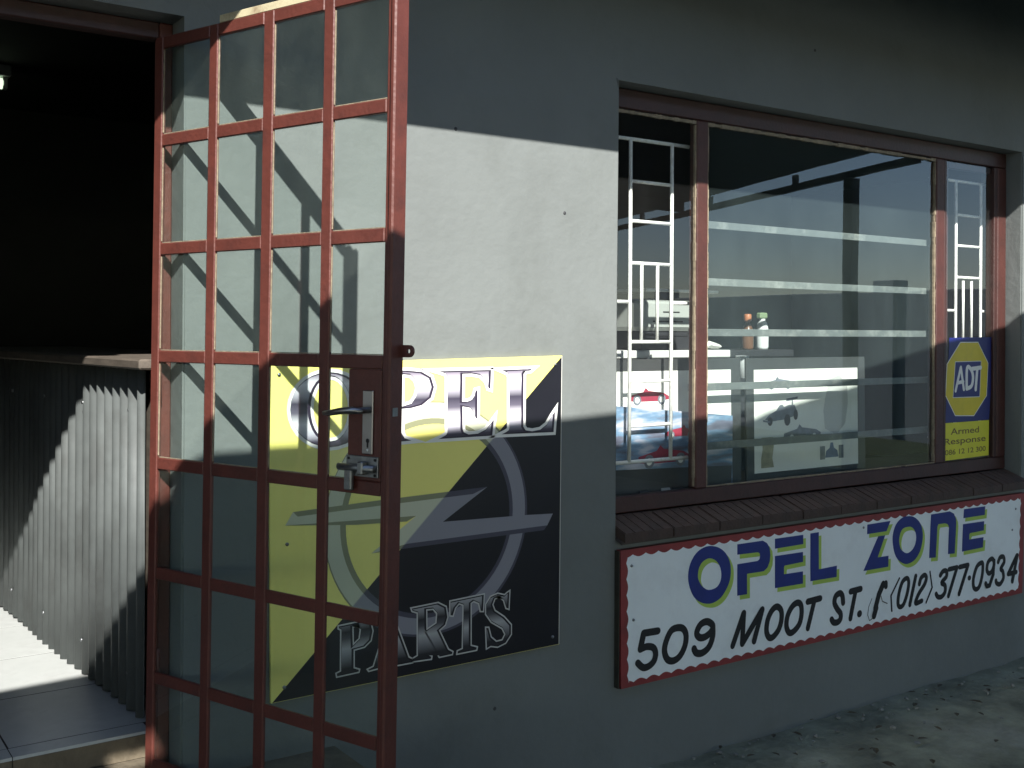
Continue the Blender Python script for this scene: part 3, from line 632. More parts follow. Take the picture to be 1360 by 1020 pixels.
for yy, xr in ((-5.0, 7.8), (-8.4, 8.9), (-12.0, 10.0), (-15.6, 11.2)): beam('purlin', (-13.9, yy, 2.86), (xr, yy, 2.86), 0.07, 0.11)
for (px, py, tp) in ((7.1, -2.36, 2.829), (-6.6, -5.0, 2.859), (9.05, -8.75, 2.829), (-6.6, -8.4, 2.859), (-13.6, -12.0, 2.859), (-13.6, -15.6, 2.859), (10.6, -15.6, 2.859), (0.0, -15.6, 2.859)):
    bm = bmesh.new(); add_box(bm, px - 0.043, px + 0.043, py - 0.043, py + 0.043, -0.05, tp); cpm('post', bm, 'beam')
for i in range(4):
    a = Vector((7.1 + 1.85 * (i + 0.5) / 4, -2.36 - 6.0 * (i + 0.5) / 4, 2.881))
    bm = bmesh.new(); add_box(bm, a.x - 0.02, a.x + 0.02, a.y - 0.02, a.y + 0.02, 2.881, 2.971); cpm('strut', bm, 'beam')

# ---- what stands across the yard and shows only as a reflection in the panes
bm = bmesh.new()
gx = [7.9 + 0.5 * i for i in range(13)]; gy = [-30 + 1.2 * j for j in range(29)]
gv = {(i, j): bm.verts.new((x, y, 0.020 + random.uniform(0, 0.03))) for i, x in enumerate(gx) for j, y in enumerate(gy)}
for i in range(len(gx) - 1):
    for j in range(len(gy) - 1): bm.faces.new((gv[i, j], gv[i + 1, j], gv[i + 1, j + 1], gv[i, j + 1]))
tag(finish(bm, 'added_lawn', 'added_lawn', smooth=True), kind='structure')  # added out of view, dark so the ground reflected in the panes stays dim
nb = empty('neighbour_house', (88, -84, 0), R(38))
tag(nb, 'pale blue grey house across the yard mirrored faintly in the shop window', 'building')
def nbx(name, *a, mat='house_wall', bev=0.0, fn=None): return box(name, *a, mat, nb, bev, fn)
nbx('wall', -7, 7, -4, 4, 0, 2.9)
bm = bmesh.new()
rv = [bm.verts.new(c) for c in ((-7.5, -4.6, 2.9), (7.5, -4.6, 2.9), (7.5, 4.6, 2.9), (-7.5, 4.6, 2.9), (-7.5, 0, 4.5), (7.5, 0, 4.5))]
for f in ((0, 1, 5, 4), (2, 3, 4, 5), (0, 4, 3), (1, 2, 5), (0, 3, 2, 1)): bm.faces.new([rv[i] for i in f])
finish(bm, 'roof', 'house_roof', nb)
for xx in (-5.5, -2.0, 4.0):
    w = nbx('house_window', xx - 0.7, xx + 0.7, 4.001, 4.05, 1.0, 2.2, mat='pane_dark')
    f = box('sill', xx - 0.8, xx + 0.8, 4.051, 4.12, 0.93, 1.0, 'house_wall', w)
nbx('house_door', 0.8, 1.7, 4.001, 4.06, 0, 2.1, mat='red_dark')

yw = empty('boundary_wall', (14, -9, 0))
tag(yw, 'tall plastered boundary wall at the far side of the yard', 'wall')
box('wall_panel', -0.1, 0.1, -18, 12, 0, 2.25, 'house_wall', yw, 0.01)
for k in range(7): box('wall_pier', -0.16, 0.16, -17.8 + k * 4.9, -17.45 + k * 4.9, 0, 2.42, 'house_wall', yw, 0.01)

# ================================================================== COUNTER INSIDE THE DOORWAY
ct = empty('shop_counter', (0.973, 0.347, 0.43))
tag(ct, 'counter clad in grey corrugated sheet with a worn wooden top just inside the doorway', 'counter')
cdir = Vector((0.863 - 0.973, 2.058 - 0.347, 0)).normalized()
cn = Vector((-cdir.y, cdir.x, 0))                    # towards -x
bm = bmesh.new()
Lc, pitch, amp = 2.6, 0.076, 0.014
cols = []
steps = int(Lc / pitch * 12)
for i in range(steps + 1):
    s = Lc * i / steps
    ph = 2 * math.pi * s / pitch
    a = amp * (1 + 0.18 * math.sin(s * 7.3 + 1) + 0.10 * math.sin(s * 19.0)) * math.sin(ph + 0.25 * math.sin(s * 4.1)) + 0.004 * math.sin(s * 2.9)
    p = cdir * s + cn * (a + 0.002)
    zb = 0.004 + 0.004 * math.sin(s * 5)
    cols.append((bm.verts.new((p.x, p.y, zb)), bm.verts.new((p.x, p.y, 1.054)), bm.verts.new((p.x - cn.x * 0.002, p.y - cn.y * 0.002, zb)), bm.verts.new((p.x - cn.x * 0.002, p.y - cn.y * 0.002, 1.054))))
for a, b in zip(cols[:-1], cols[1:]):
    bm.faces.new((a[0], b[0], b[1], a[1])); bm.faces.new((a[2], a[3], b[3], b[2]))
    bm.faces.new((a[0], a[2], b[2], b[0])); bm.faces.new((a[1], b[1], b[3], a[3]))
finish(bm, 'corrugated_front', 'zinc', ct, smooth=True)
bm = bmesh.new()
a, b = cdir * -0.10, cdir * 2.6
vv = [bm.verts.new(p + Vector((0, 0, z))) for z in (1.060, 1.092) for p in (a + cn * 0.055, b + cn * 0.055, b - cn * 0.55, a - cn * 0.55)]
for f in ((0, 3, 2, 1), (4, 5, 6, 7), (0, 1, 5, 4), (1, 2, 6, 5), (2, 3, 7, 6), (3, 0, 4, 7)): bm.faces.new([vv[i] for i in f])
finish(bm, 'counter_top', 'wood', ct, bevel=0.006)
for s in (0.095, 0.551, 1.007, 1.463):
    for zz in (0.12, 0.93):
        p = cdir * s + cn * 0.012
        tube('sheet_screw', [(p.x, p.y, zz), (p.x + cn.x * 0.008, p.y + cn.y * 0.008, zz)], 0.006, 'galv', ct, 8)
for s in (0.05, 1.3, 2.5):
    p = cdir * s - cn * 0.06
    box('counter_post', p.x - 0.03, p.x + 0.03, p.y - 0.03, p.y + 0.03, 0.0, 1.055, 'wood', ct)

# fluorescent fitting on the shop ceiling
lf = empty('ceiling_lamp', (0.672, 3.55, 2.998))
tag(lf, 'lit fluorescent ceiling fitting deep inside the dark doorway', 'lamp')
box('housing', -0.45, 0.48, -0.06, 0.06, 0.0, 0.06, 'pvc_white', lf, 0.004)
tube('fluorescent_tube', [(-0.42, 0, -0.035), (0.445, 0, -0.035)], 0.03, 'lamp', lf, 12)
for xx in (-0.43, 0.455): box('lamp_holder', xx - 0.012, xx + 0.012, -0.025, 0.025, -0.065, -0.001, 'pvc_white', lf)

# ================================================================== THE OPEN GLAZED DOOR
door = empty('glazed_door', (0.9211, 0.08, 0.0), R(-70.288))
tag(door, 'oxide red steel door with small glass panes standing open in front of the wall', 'door')
SH = lambda c: (c.x + 0.016 * (c.z - 1.5), c.y, c.z)
def dbx(name, x0, x1, z0, z1, mat='red', y0=0.0, y1=0.030, b=0.0025, parent=None): return box(name, x0, x1, y0, y1, z0, z1, mat, parent or door, b, SH)
ZB, ZT = 0.368, 2.425
VB = [(0.212, 0.246), (0.426, 0.463), (0.643, 0.677)]
RZ = [2.136, 1.833, 1.534, 1.235, 0.928, 0.634]     # rail centres
RH = 0.0165
dbx('stile', -0.020, 0.013, ZB, ZT, y1=0.014)
dbx('stile', 0.852, 0.868, ZB, ZT, y0=0.002, y1=0.030)
dbx('stile', 0.8683, 0.884, ZB, ZT, y0=-0.007, y1=0.042, b=0.004)
def chip_rail(x0, x1, zc):
    return dbx('rail', x0, x1, zc - RH, zc + RH, y0=0.001, y1=0.012)
cuts = [0.0133] + [v for p in VB for v in p] + [0.8515]
spans = [(cuts[2 * i] + 0.0003, cuts[2 * i + 1] - 0.0003) for i in range(4)]
for zc in RZ:
    for a, b in spans: chip_rail(a, b, zc)
for a, b in spans:
    dbx('rail', a, b, 2.392, ZT, y1=0.014); dbx('rail', a, b, ZB, ZB + 0.038, y1=0.014)
for a, b in VB: dbx('glazing_bar', a, b, ZB, ZT, y1=0.012)
# cream drip strip along the top edge
dbx('top_strip', 0.25, 0.852, ZT + 0.0006, ZT + 0.021, 'cream', y0=0.002, y1=0.030, b=0.001)
# panes: 4 columns, 7 rows (the one beside the lock is narrower)
edges_z = [(2.3915, RZ[0] + RH)] + [(RZ[i] - RH, RZ[i + 1] + RH) for i in range(5)] + [(RZ[5] - RH, ZB + 0.038)]
for r, (zt, zb) in enumerate(edges_z):
    for c, (a, b) in enumerate(spans):
        if r == 3 and c == 3: b = 0.7445
        dbx('pane', a, b, zb + 0.0005, zt - 0.0005, 'glass_door', y0=0.0065, y1=0.0095, b=0)
        # thin putty lines on the right and lower edge of each pane
        if r in (0, 1, 2, 3):
            dbx('putty_line', a + 0.0002, a + 0.0021, zb + 0.006, zt - 0.004, 'putty', y0=0.003, y1=0.0062, b=0)
            dbx('putty_line', a + 0.005, b - 0.001, zb + 0.0006, zb + 0.0028, 'putty', y0=0.004, y1=0.0062, b=0)
lk = dbx('lock_plate', 0.745, 0.8515, RZ[3] + RH + 0.0005, RZ[2] - RH - 0.0005, y0=0.0005, y1=0.022)
dbx('escutcheon', 0.797, 0.830, 1.316, 1.467, 'steel', y0=-0.005, y1=0.0008, b=0.0018, parent=lk)
hd = tube('door_handle', [SH(Vector(p)) for p in ((0.818, -0.003, 1.421), (0.818, -0.045, 1.421), (0.805, -0.050, 1.422), (0.77, -0.050, 1.419), (0.735, -0.048, 1.413), (0.708, -0.044, 1.411))], [0.008, 0.008, 0.009, 0.0085, 0.0075, 0.005], 'steel', lk, 10)
tube('keyhole', [SH(Vector((0.816, -0.0055, 1.348))), SH(Vector((0.816, -0.0045, 1.348)))], 0.0055, 'black', lk, 10)
dbx('keyhole', 0.8135, 0.8185, 1.332, 1.347, 'black', y0=-0.0056, y1=-0.0046, b=0, parent=lk)
tube('screw', [SH(Vector((0.816, -0.0062, 1.326))), SH(Vector((0.816, -0.0045, 1.326)))], 0.003, 'halo', lk, 8)
bt = dbx('slide_bolt', 0.748, 0.8505, 1.262, 1.311, 'galv', y0=-0.006, y1=-0.0005, b=0.001)
tube('bolt_bar', [SH(Vector((0.732, -0.014, 1.283))), SH(Vector((0.846, -0.014, 1.283)))], 0.009, 'galv', bt, 12)
dbx('bolt_strap', 0.800, 0.818, 1.268, 1.300, 'galv', y0=-0.026, y1=-0.0062, b=0.003, parent=bt)
dbx('bolt_tongue', 0.753, 0.777, 1.228, 1.278, 'galv', y0=-0.020, y1=-0.0075, b=0.003, parent=bt)
for (sx, sz) in ((0.757, 1.304), (0.842, 1.304), (0.842, 1.268)):
    tube('bolt_screw', [SH(Vector((sx, -0.0085, sz))), SH(Vector((sx, -0.0055, sz)))], 0.0032, 'black', bt, 8)
dbx('strike_plate', 0.8838, 0.8852, 1.408, 1.428, 'galv', y0=0.004, y1=0.022, b=0.0)
# padlock lug with a hole at the free edge
bm = bmesh.new()
no, ni = 16, 16
outer = [(0.8825, 1.546), (0.9035, 1.546)] + [(0.9035 + 0.0145 * math.cos(t), 1.5605 + 0.0145 * math.sin(t)) for t in [-math.pi / 2 + math.pi * k / 10 for k in range(1, 10)]] + [(0.9035, 1.575), (0.8825, 1.575)]
def ang(p): return math.atan2(p[1] - 1.5605, p[0] - 0.9035)
inner = [(0.9035 + 0.006 * math.cos(ang(p)), 1.5605 + 0.006 * math.sin(ang(p))) for p in outer]
F = [[bm.verts.new(SH(Vector((p[0], y, p[1])))) for p in pl] for y in (0.034, 0.041) for pl in (outer, inner)]
for i in range(len(outer)):
    j = (i + 1) % len(outer)
    bm.faces.new((F[0][i], F[0][j], F[1][j], F[1][i])); bm.faces.new((F[2][j], F[2][i], F[3][i], F[3][j]))
    bm.faces.new((F[0][j], F[0][i], F[2][i], F[2][j])); bm.faces.new((F[1][i], F[1][j], F[3][j], F[3][i]))
finish(bm, 'padlock_lug', 'red', door)

# ================================================================== YELLOW AND BLACK SIGN
ysg = empty('wall_sign', (0, 0, 0))
tag(ysg, 'yellow and black metal sign with a ring emblem on the wall behind the door', 'sign')
TL, TR, BR, BL = DATA['ys_corner']
bm = bmesh.new()
vv = [bm.verts.new((x, y, z)) for y in (-0.0118, -0.0025) for x, z in (BL, BR, TR, TL)]
for f in ((0, 1, 2, 3), (7, 6, 5, 4), (0, 4, 5, 1), (1, 5, 6, 2), (2, 6, 7, 3), (3, 7, 4, 0)): bm.faces.new([vv[i] for i in f])
finish(bm, 'yellow_panel', 'yellow', ysg)
flat('black_half', [(BL[0] + 0.003, BL[1] + 0.001), (BR[0] - 0.003, BR[1] + 0.001), (TR[0] - 0.003, TR[1] - 0.004)], None, -0.0122, 'signblack', ysg)
flat('sheet_edge', [(TR[0] - 0.0028, TR[1] - 0.003), (TR[0] - 0.0002, TR[1] - 0.003), (BR[0] - 0.0002, BR[1] + 0.002), (BR[0] - 0.0028, BR[1] + 0.002)], None, -0.0123, 'signedge', ysg)
M['emb'] = diag_print('emblem_print', (0.23, 0.23, 0.265), (0.52, 0.54, 0.40), BL, TR)
M['emb_d'] = diag_print('emblem_shade_print', (0.06, 0.058, 0.085), (0.23, 0.24, 0.14), BL, TR)
rx, rz_, rr = DATA['ring']
circ = lambda r, n=72: [(rx + r * math.cos(2 * math.pi * k / n), rz_ + r * math.sin(2 * math.pi * k / n)) for k in range(n)]
flat('emblem_ring_shade', circ(rr + 0.006), circ(rr - 0.066), -0.0125, 'emb_d', ysg, dx=0.003, dz=-0.002)
flat('emblem_ring', circ(rr), circ(rr - 0.050), -0.0128, 'emb', ysg)
flat('emblem_bolt', DATA['ys_bolt'], None, -0.0132, 'emb', ysg)
flat('emblem_bolt_shade', DATA['ys_bolt_hi'], None, -0.0135, 'emb_d', ysg)
for q in DATA['ys_bolt_lo']: flat('emblem_bolt_shade', q, None, -0.0135, 'emb_d', ysg)
for nm, o_, i_ in DATA['ys_opel']:
    r_ = nm in 'o'
    lt = flat('letter', o_, i_, -0.0142, 'letter_dark', ysg)
    flat('letter_outline', o_, i_, -0.0138, 'halo', lt, off=0.010)
    flat('letter_face', o_, i_, -0.0145, 'chrome', lt, off=-0.0045, dx=-0.0045)
for nm, o_, i_ in DATA['ys_parts']:
    lt = flat('letter', o_, i_, -0.0142, 'signblack', ysg)
    flat('letter_outline', o_, i_, -0.0138, 'halo_grey', lt, off=0.0045)
    flat('letter_face', o_, i_, -0.0145, 'chrome_dim', lt, off=-0.0040, dx=-0.003)
for (sx, sz) in ((TL[0] + 0.03, TL[1] - 0.03), (TR[0] - 0.03, TR[1] - 0.03), (BR[0] - 0.03, BR[1] + 0.03), (BL[0] + 0.04, BL[1] + 0.04), (1.278, 0.985)):
    tube('screw', [(sx, -0.0150, sz), (sx, -0.0120, sz)], 0.0055, 'galv', ysg, 10)

# ================================================================== WHITE SHOP SIGN
wsg = empty('shop_sign', (0, 0, 0))
tag(wsg, 'long white sign board with red scalloped border below the window', 'sign')
TL, TR, BR, BL = DATA['ws_corner']
bm = bmesh.new()
vv = [bm.verts.new((x, y, z)) for y in (-0.0262, -0.004) for x, z in (BL, BR, TR, TL)]
for f in ((0, 1, 2, 3), (7, 6, 5, 4), (0, 4, 5, 1), (1, 5, 6, 2), (2, 6, 7, 3), (3, 7, 4, 0)): bm.faces.new([vv[i] for i in f])
brd = finish(bm, 'red_board', 'sign_red', wsg)
box('side_batten', 2.5330, 2.5375, -0.024, -0.001, 0.338, 0.828, 'deck_edge', wsg)
def scallop(a, b, period, amp, inward):
    a, b = Vector(a), Vector(b); d = b - a; Ln = d.length; d.normalize(); nrm = Vector((-d.y, d.x))
    if nrm.dot(inward) < 0: nrm = -nrm
    n = max(2, round(Ln / period)); out = []
    for k in range(n):
        for j in range(6):
            t = (k + j / 6) / n
            w = random.uniform(0.9, 1.1) if j == 0 else 1
            out.append(tuple(a + d * Ln * t + nrm * amp * (abs(math.cos(math.pi * j / 6)) ** 1.0)))
    return out
wTL, wTR, wBR, wBL = DATA['ws_white']
poly = scallop(wTL, wTR, 0.062, 0.010, Vector((0, -1))) + scallop(wTR, wBR, 0.055, 0.008, Vector((-1, 0))) + scallop(wBR, wBL, 0.062, 0.010, Vector((0, 1))) + scallop(wBL, wTL, 0.055, 0.008, Vector((1, 0)))
flat('white_face', poly, None, -0.0266, 'white_board', wsg)
prev = None
for nm, o_, i_ in DATA['ws_poly']:
    r_ = nm == 'o'
    lt = flat('letter', o_, i_, -0.0275, 'sign_blue', wsg, rnd=r_)
    flat('letter_shadow', o_, i_, -0.0270, 'sign_green', lt, dx=0.0155, dz=-0.0165, rnd=r_, off=0.001)
for nm, sl in DATA['ws_strokes']:
    strokes('handset_mark' if nm in ('handset', 'cord') else ('digit' if nm.isdigit() else 'letter'), sl, -0.0272, 'sign_ink', wsg)
for (sx, sz) in ((wTL[0] + 0.025, wTL[1] - 0.04), (wTR[0] - 0.05, wTR[1] - 0.05), (2.60, 0.575), (wTL[0] + 1.33, wTL[1] - 0.03), (wBR[0] - 0.06, wBR[1] + 0.30)):
    tube('nail', [(sx, -0.0290, sz), (sx, -0.0260, sz)], 0.0055, 'galv', wsg, 8)

# ================================================================== STICKER ON THE CASEMENT PANE
ad = empty('alarm_sticker', (0, 0, 0))
tag(ad, 'navy and yellow octagon alarm response sticker on the narrow right pane', 'sticker')
A = DATA['adt']
flat('navy_panel', A['blue'], None, 0.0975, 'st_blue', ad)
flat('yellow_panel', A['yellow'], None, 0.0975, 'st_ylw2', ad)
flat('octagon_rim', A['oct'], None, 0.0972, 'st_white', ad, off=0.004)
flat('octagon', A['oct'], None, 0.0969, 'st_yellow', ad)
flat('emblem_square_rim', A['sq'], None, 0.0966, 'st_white', ad, off=0.003)
flat('emblem_square', A['sq'], None, 0.0963, 'st_blue', ad)
for L3 in 'ADT':
    strokes('letter', [(0, 0.020 if L3 != 'A' else 0.017, p) for p in A[L3]], 0.0960, 'st_white', ad)
for s_, (a, b), h in zip(('Armed', 'Response', '086 12 12 300'), A['txt'], (0.031, 0.030, 0.025)):
    text_line('print_line', s_, a, b, 0.0971, 'st_brown', ad, h)

# ================================================================== BEHIND THE WINDOW
tag(box('display_shelf', 2.45, 5.3, 0.155, 0.62, 0.935, 0.962, 'wood', bevel=0.004), 'low board shelf along the inside of the window under the posters', 'shelf')

def framed(name, x0, x1, z0, z1, y, lean, label, border):
    e = empty(name, (x0, y, z0)); tag(e, label, 'poster', 'posters behind the window')
    e.rotation_euler = (R(lean), 0, 0)
    w, h = x1 - x0, z1 - z0
    box('mount', 0, w, 0.0, 0.012, 0, h, 'frame_black', e, 0.002)
    l, r, b, t = border
    flat('print', [(l, b), (w - r, b), (w - r, h - t), (l, h - t)], None, -0.0006, 'paper', e)
    return e, w, h
def car_side(e, x, z, s, mat, y=-0.0012, flip=1):
    body = [(-1, 0.05), (-0.95, 0.22), (-0.55, 0.30), (-0.25, 0.36), (-0.12, 0.52), (0.02, 0.40), (0.35, 0.36), (0.8, 0.30), (1.05, 0.18), (1.05, 0.06), (0.6, 0.0), (-0.6, 0.0)]
    flat('printed_car', [(x + flip * px * s, z + pz * s) for px, pz in body], None, y, mat, e)
    for wx in (-0.55, 0.68):
        c = lambda r: [(x + flip * wx * s + r * s * math.cos(t), z + 0.06 * s + r * s * math.sin(t)) for t in [2 * math.pi * k / 14 for k in range(14)]]
        flat('printed_wheel', c(0.20), None, y - 0.0004, 'ink_grey', e); flat('printed_hub', c(0.11), None, y - 0.0008, 'paper', e)
def car_front(e, x, z, s, mat, y=-0.0012):
    flat('printed_car', [(x - s * .55, z), (x + s * .55, z), (x + s * .45, z + s * .35), (x + s * .18, z + s * .5), (x + s * .1, z + s * .78), (x - s * .1, z + s * .78), (x - s * .18, z + s * .5), (x - s * .45, z + s * .35)], None, y, mat, e)
    for sx in (-1, 1): flat('printed_wheel', [(x + sx * s * .55, z - s * .08), (x + sx * s * .95, z - s * .08), (x + sx * s * .95, z + s * .62), (x + sx * s * .55, z + s * .62)], None, y - 0.0004, 'ink_grey', e)
def car_quarter(e, x, z, s, mat, y=-0.0012):
    P = lambda l: [(x + px * s, z + pz * s) for px, pz in l]
    flat('printed_car', P([(-1.0, .10), (-.72, .30), (-.30, .46), (-.12, .66), (.05, .70), (.16, .58), (.45, .66), (.80, .66), (.92, .45), (.90, .22), (.30, .08), (-.5, .02)]), None, y, mat, e)
    flat('printed_wing', P([(.30, .80), (1.0, .90), (1.0, 1.0), (.30, .92)]), None, y, mat, e)
    flat('printed_wing', P([(-1.12, .02), (-.70, -.04), (-.70, .03), (-1.12, .10)]), None, y - 0.0012, mat, e)
    flat('printed_strut', P([(.62, .58), (.70, .58), (.70, .86), (.62, .85)]), None, y - 0.0006, mat, e)
    for wx, wz, rx_, rz_ in ((-.70, .02, .15, .18), (.34, .04, .19, .24), (.86, .24, .14, .22)):
        flat('printed_wheel', [(x + wx * s + rx_ * s * math.cos(t), z + wz * s + rz_ * s * math.sin(t)) for t in [2 * math.pi * k / 14 for k in range(14)]], None, y - 0.0009, 'frame_black', e)

p1, w, h = framed('mounted_poster', 2.50, 3.405, 0.963, 1.505, 0.212, -1.0, 'black mounted poster with a small red racing car behind the left pane', (0.035, 0.060, 0.045, 0.048))
car_side(p1, 0.385, 0.375, 0.105, 'ink_red')
p2, w, h = framed('mounted_poster', 3.440, 4.225, 0.963, 1.503, 0.214, -1.0, 'black mounted poster with several grey racing cars behind the big pane', (0.045, 0.055, 0.050, 0.050))
car_quarter(p2, 0.215, 0.265, 0.105, 'ink_grey')
car_side(p2, 0.20, 0.415, 0.085, 'ink_grey')
car_side(p2, 0.345, 0.185, 0.12, 'ink_grey')
car_front(p2, 0.545, 0.090, 0.085, 'ink_blue')
flat('printed_figure', [(0.085, 0.07), (0.165, 0.07), (0.155, 0.11), (0.165, 0.16), (0.16, 0.20), (0.09, 0.20), (0.095, 0.15), (0.085, 0.11)], None, -0.0012, 'ink_tan', p2)
flat('printed_portrait', [(0.50, 0.22), (0.58, 0.19), (0.64, 0.24), (0.66, 0.33), (0.655, 0.42), (0.60, 0.46), (0.53, 0.44), (0.505, 0.36), (0.49, 0.30)], None, -0.0012, 'halo_grey', p2)
# third poster: sheet with a blurred blue track scene
def track_mat():
    m, nt, p = new_mat('poster_track_print'); N, L = nt.nodes, nt.links
    tc = N.new('ShaderNodeTexCoord'); mp = N.new('ShaderNodeMapping'); mp.inputs['Scale'].default_value = (2.0, 1, 9.0); mp.inputs['Rotation'].default_value = (0, 0.25, 0)
    nz = N.new('ShaderNodeTexNoise'); nz.inputs['Scale'].default_value = 2.2; nz.inputs['Detail'].default_value = 4
    L.new(tc.outputs['Object'], mp.inputs[0]); L.new(mp.outputs[0], nz.inputs['Vector'])
    rp = N.new('ShaderNodeValToRGB'); el = rp.color_ramp.elements
    for _ in range(3): el.new(0.5)
    for e, (ps, c) in zip(el, ((.25, (.06, .06, .09)), (.40, (.14, .15, .20)), (.50, (.16, .27, .40)), (.58, (.45, .46, .54)), (.72, (.66, .65, .70)))): e.position = ps; e.color = c + (1,)
    L.new(nz.outputs['Fac'], rp.inputs['Fac']); L.new(rp.outputs[0], p.inputs['Base Color']); p.inputs['Roughness'].default_value = 0.3
    return m
M['track'] = track_mat()
p3 = empty('track_poster', (2.775, 0.184, 0.963)); tag(p3, 'blue glossy poster of red racing cars leaning low behind the left pane', 'poster', 'posters behind the window')
bm = bmesh.new()
sh3 = [(-0.20, 0.0), (0.545, 0.0), (0.545, 0.305), (0.0, 0.358), (-0.20, 0.375)]
lo = [bm.verts.new((x, 0.0, z)) for x, z in sh3]; hi = [bm.verts.new((x, 0.004, z)) for x, z in sh3]
bm.faces.new(lo); bm.faces.new(hi[::-1])
for i in range(5): bm.faces.new((lo[i], lo[(i + 1) % 5], hi[(i + 1) % 5], hi[i]))
finish(bm, 'sheet', 'track', p3)
car_side(p3, 0.16, 0.135, 0.135, 'ink_red', -0.001); car_side(p3, 0.26, 0.235, 0.085, 'ink_red', -0.001, -1)
flat('printed_road', [(-0.19, 0.02), (0.54, 0.02), (0.54, 0.10), (-0.19, 0.125)], None, -0.0008, 'frame_black', p3)
# model cars on the shelf in front of the posters
for k, (x, m_) in enumerate(((2.83, 'pvc_dark'), (2.945, 'halo_grey'), (3.005, 'pvc_dark'))):
    e = empty('model_car', (x, 0.168, 0.9622), R(-90))
    tag(e, ('tiny dark model car nearest the wall corner on the window shelf', 'tiny silver model car between two dark ones on the window shelf', 'tiny dark model car beside the left mullion on the window shelf')[k], 'model car', 'model cars on the window shelf')
    bm = bmesh.new()
    prof = [(-0.005, 0.006), (-0.005, 0.02), (0.006, 0.022), (0.010, 0.036), (0.024, 0.036), (0.032, 0.022), (0.042, 0.018), (0.042, 0.006)]
    a = [bm.verts.new((-q[0], -0.022, q[1])) for q in prof]; b = [bm.verts.new((-q[0], 0.022, q[1])) for q in prof]
    bm.faces.new(a); bm.faces.new(b[::-1])
    for i in range(len(prof)): bm.faces.new((a[i], b[i], b[(i + 1) % len(prof)], a[(i + 1) % len(prof)]))
    finish(bm, 'body', m_, e, bevel=0.0015)
    for wy in (-0.023, 0.023):
        for wx in (-0.006, -0.032): tube('wheel', [(wx, wy - 0.003, 0.008), (wx, wy + 0.003, 0.008)], 0.008, 'black', e, 10)

# table with office machines
tb = empty('office_table', (2.7, 0.62, 0.43)); tag(tb, 'white edged office table behind the posters carrying printer and bottles', 'table')
box('table_top', -0.2, 1.06, 0.0, 0.75, 1.065, 1.10, 'table_white', tb, 0.004)
box('side_shelf', 1.0605, 1.50, 0.0, 0.60, 1.065, 1.10, 'pvc_dark', tb, 0.004)
box('modesty_panel', -0.18, 1.42, 0.03, 0.05, 0.45, 1.062, 'pvc_dark', tb)
for a in (-0.15, 1.45):
    for b in (0.08, 0.55): box('leg', a - 0.025, a + 0.025, b - 0.02, b + 0.025, -0.008, 1.064, 'beam', tb)
pr = empty('office_printer', (3.19, 0.66, 1.531)); tag(pr, 'grey white office printer on the table beside the left mullion', 'printer')
box('base', 0.05, 0.44, 0.0, 0.40, 0.0, 0.085, 'pvc_dark', pr, 0.006)
bd = box('body', 0.00, 0.46, -0.02, 0.42, 0.086, 0.225, 'pvc_white', pr, 0.018)
box('scanner_lid', 0.07, 0.52, -0.01, 0.42, 0.262, 0.276, 'table_white', pr, 0.003)
box('scanner_bed', 0.16, 0.46, 0.0, 0.42, 0.2255, 0.262, 'pvc_dark', pr, 0.004)
box('paper_slot', 0.10, 0.28, -0.0212, -0.0185, 0.125, 0.132, 'black', bd); box('paper_slot', 0.16, 0.26, -0.0212, -0.0185, 0.168, 0.174, 'black', bd)
box('paper_tray', 0.05, 0.24, -0.10, -0.021, 0.06, 0.075, 'pvc_dark', pr, 0.004)
for k in range(2): box('button', 0.085 + k * 0.03, 0.105 + k * 0.03, -0.0213, -0.019, 0.100, 0.116, 'pvc_dark', bd)
fx = empty('fax_machine', (3.02, 0.65, 1.531)); tag(fx, 'small grey desk machine at the table end left of the printer', 'machine')
box('body', -0.14, 0.04, 0.0, 0.28, 0.0, 0.11, 'pvc_white', fx, 0.012, fn=lambda c: (c.x, c.y, c.z * (1 + (c.y) * 1.5)))
box('handset', -0.13, -0.08, 0.03, 0.24, 0.118, 0.16, 'pvc_white', fx, 0.012)
box('feed_tray', -0.12, 0.02, 0.22, 0.24, 0.15, 0.28, 'pvc_white', fx, 0.004)
b1 = empty('brown_bottle', (3.915, 0.66, 1.531)); tag(b1, 'brown bottle with an orange cap on the table behind the glass', 'bottle', 'bottles on the table')
lathe('body', [(0.026, 0), (0.028, 0.01), (0.028, 0.085), (0.02, 0.11), (0.011, 0.122), (0.011, 0.135)], (0, 0, 0), 'amber', b1)
lathe('cap', [(0.016, 0.135), (0.018, 0.14), (0.018, 0.165), (0.015, 0.17)], (0, 0, 0), 'orange', b1)
b2 = empty('white_bottle', (4.022, 0.665, 1.531)); tag(b2, 'white spray bottle with a green head on the table behind the glass', 'bottle', 'bottles on the table')
lathe('body', [(0.027, 0), (0.03, 0.012), (0.031, 0.09), (0.024, 0.125), (0.014, 0.14), (0.014, 0.148)], (0, 0, 0), 'bottle_white', b2)
box('spray_head', -0.028, 0.024, -0.016, 0.016, 0.148, 0.178, 'leafgreen', b2, 0.006)
cupo = lathe('paper_cup', [(0.022, 0), (0.032, 0.10), (0.033, 0.103), (0.030, 0.103), (0.028, 0.09)], (3.79, 0.575, 1.40), 'bottle_white')
tag(cupo, 'white paper cup at the table edge between the two mounted posters', 'cup')
sh = box('cup_shelf', 3.70, 3.88, 0.54, 0.615, 1.39, 1.399, 'pvc_dark'); tag(sh, 'little dark ledge under the paper cup', 'ledge')
tag(tube('yellow_cable', [(2.86, 0.60, 1.62), (2.90, 0.595, 1.60), (2.94, 0.597, 1.56), (2.965, 0.605, 1.535), (2.98, 0.615, 1.50), (2.985, 0.617, 1.40)], 0.004, 'cable', n=6), 'thin yellow cable hanging over the table edge beside the window corner', 'cable')
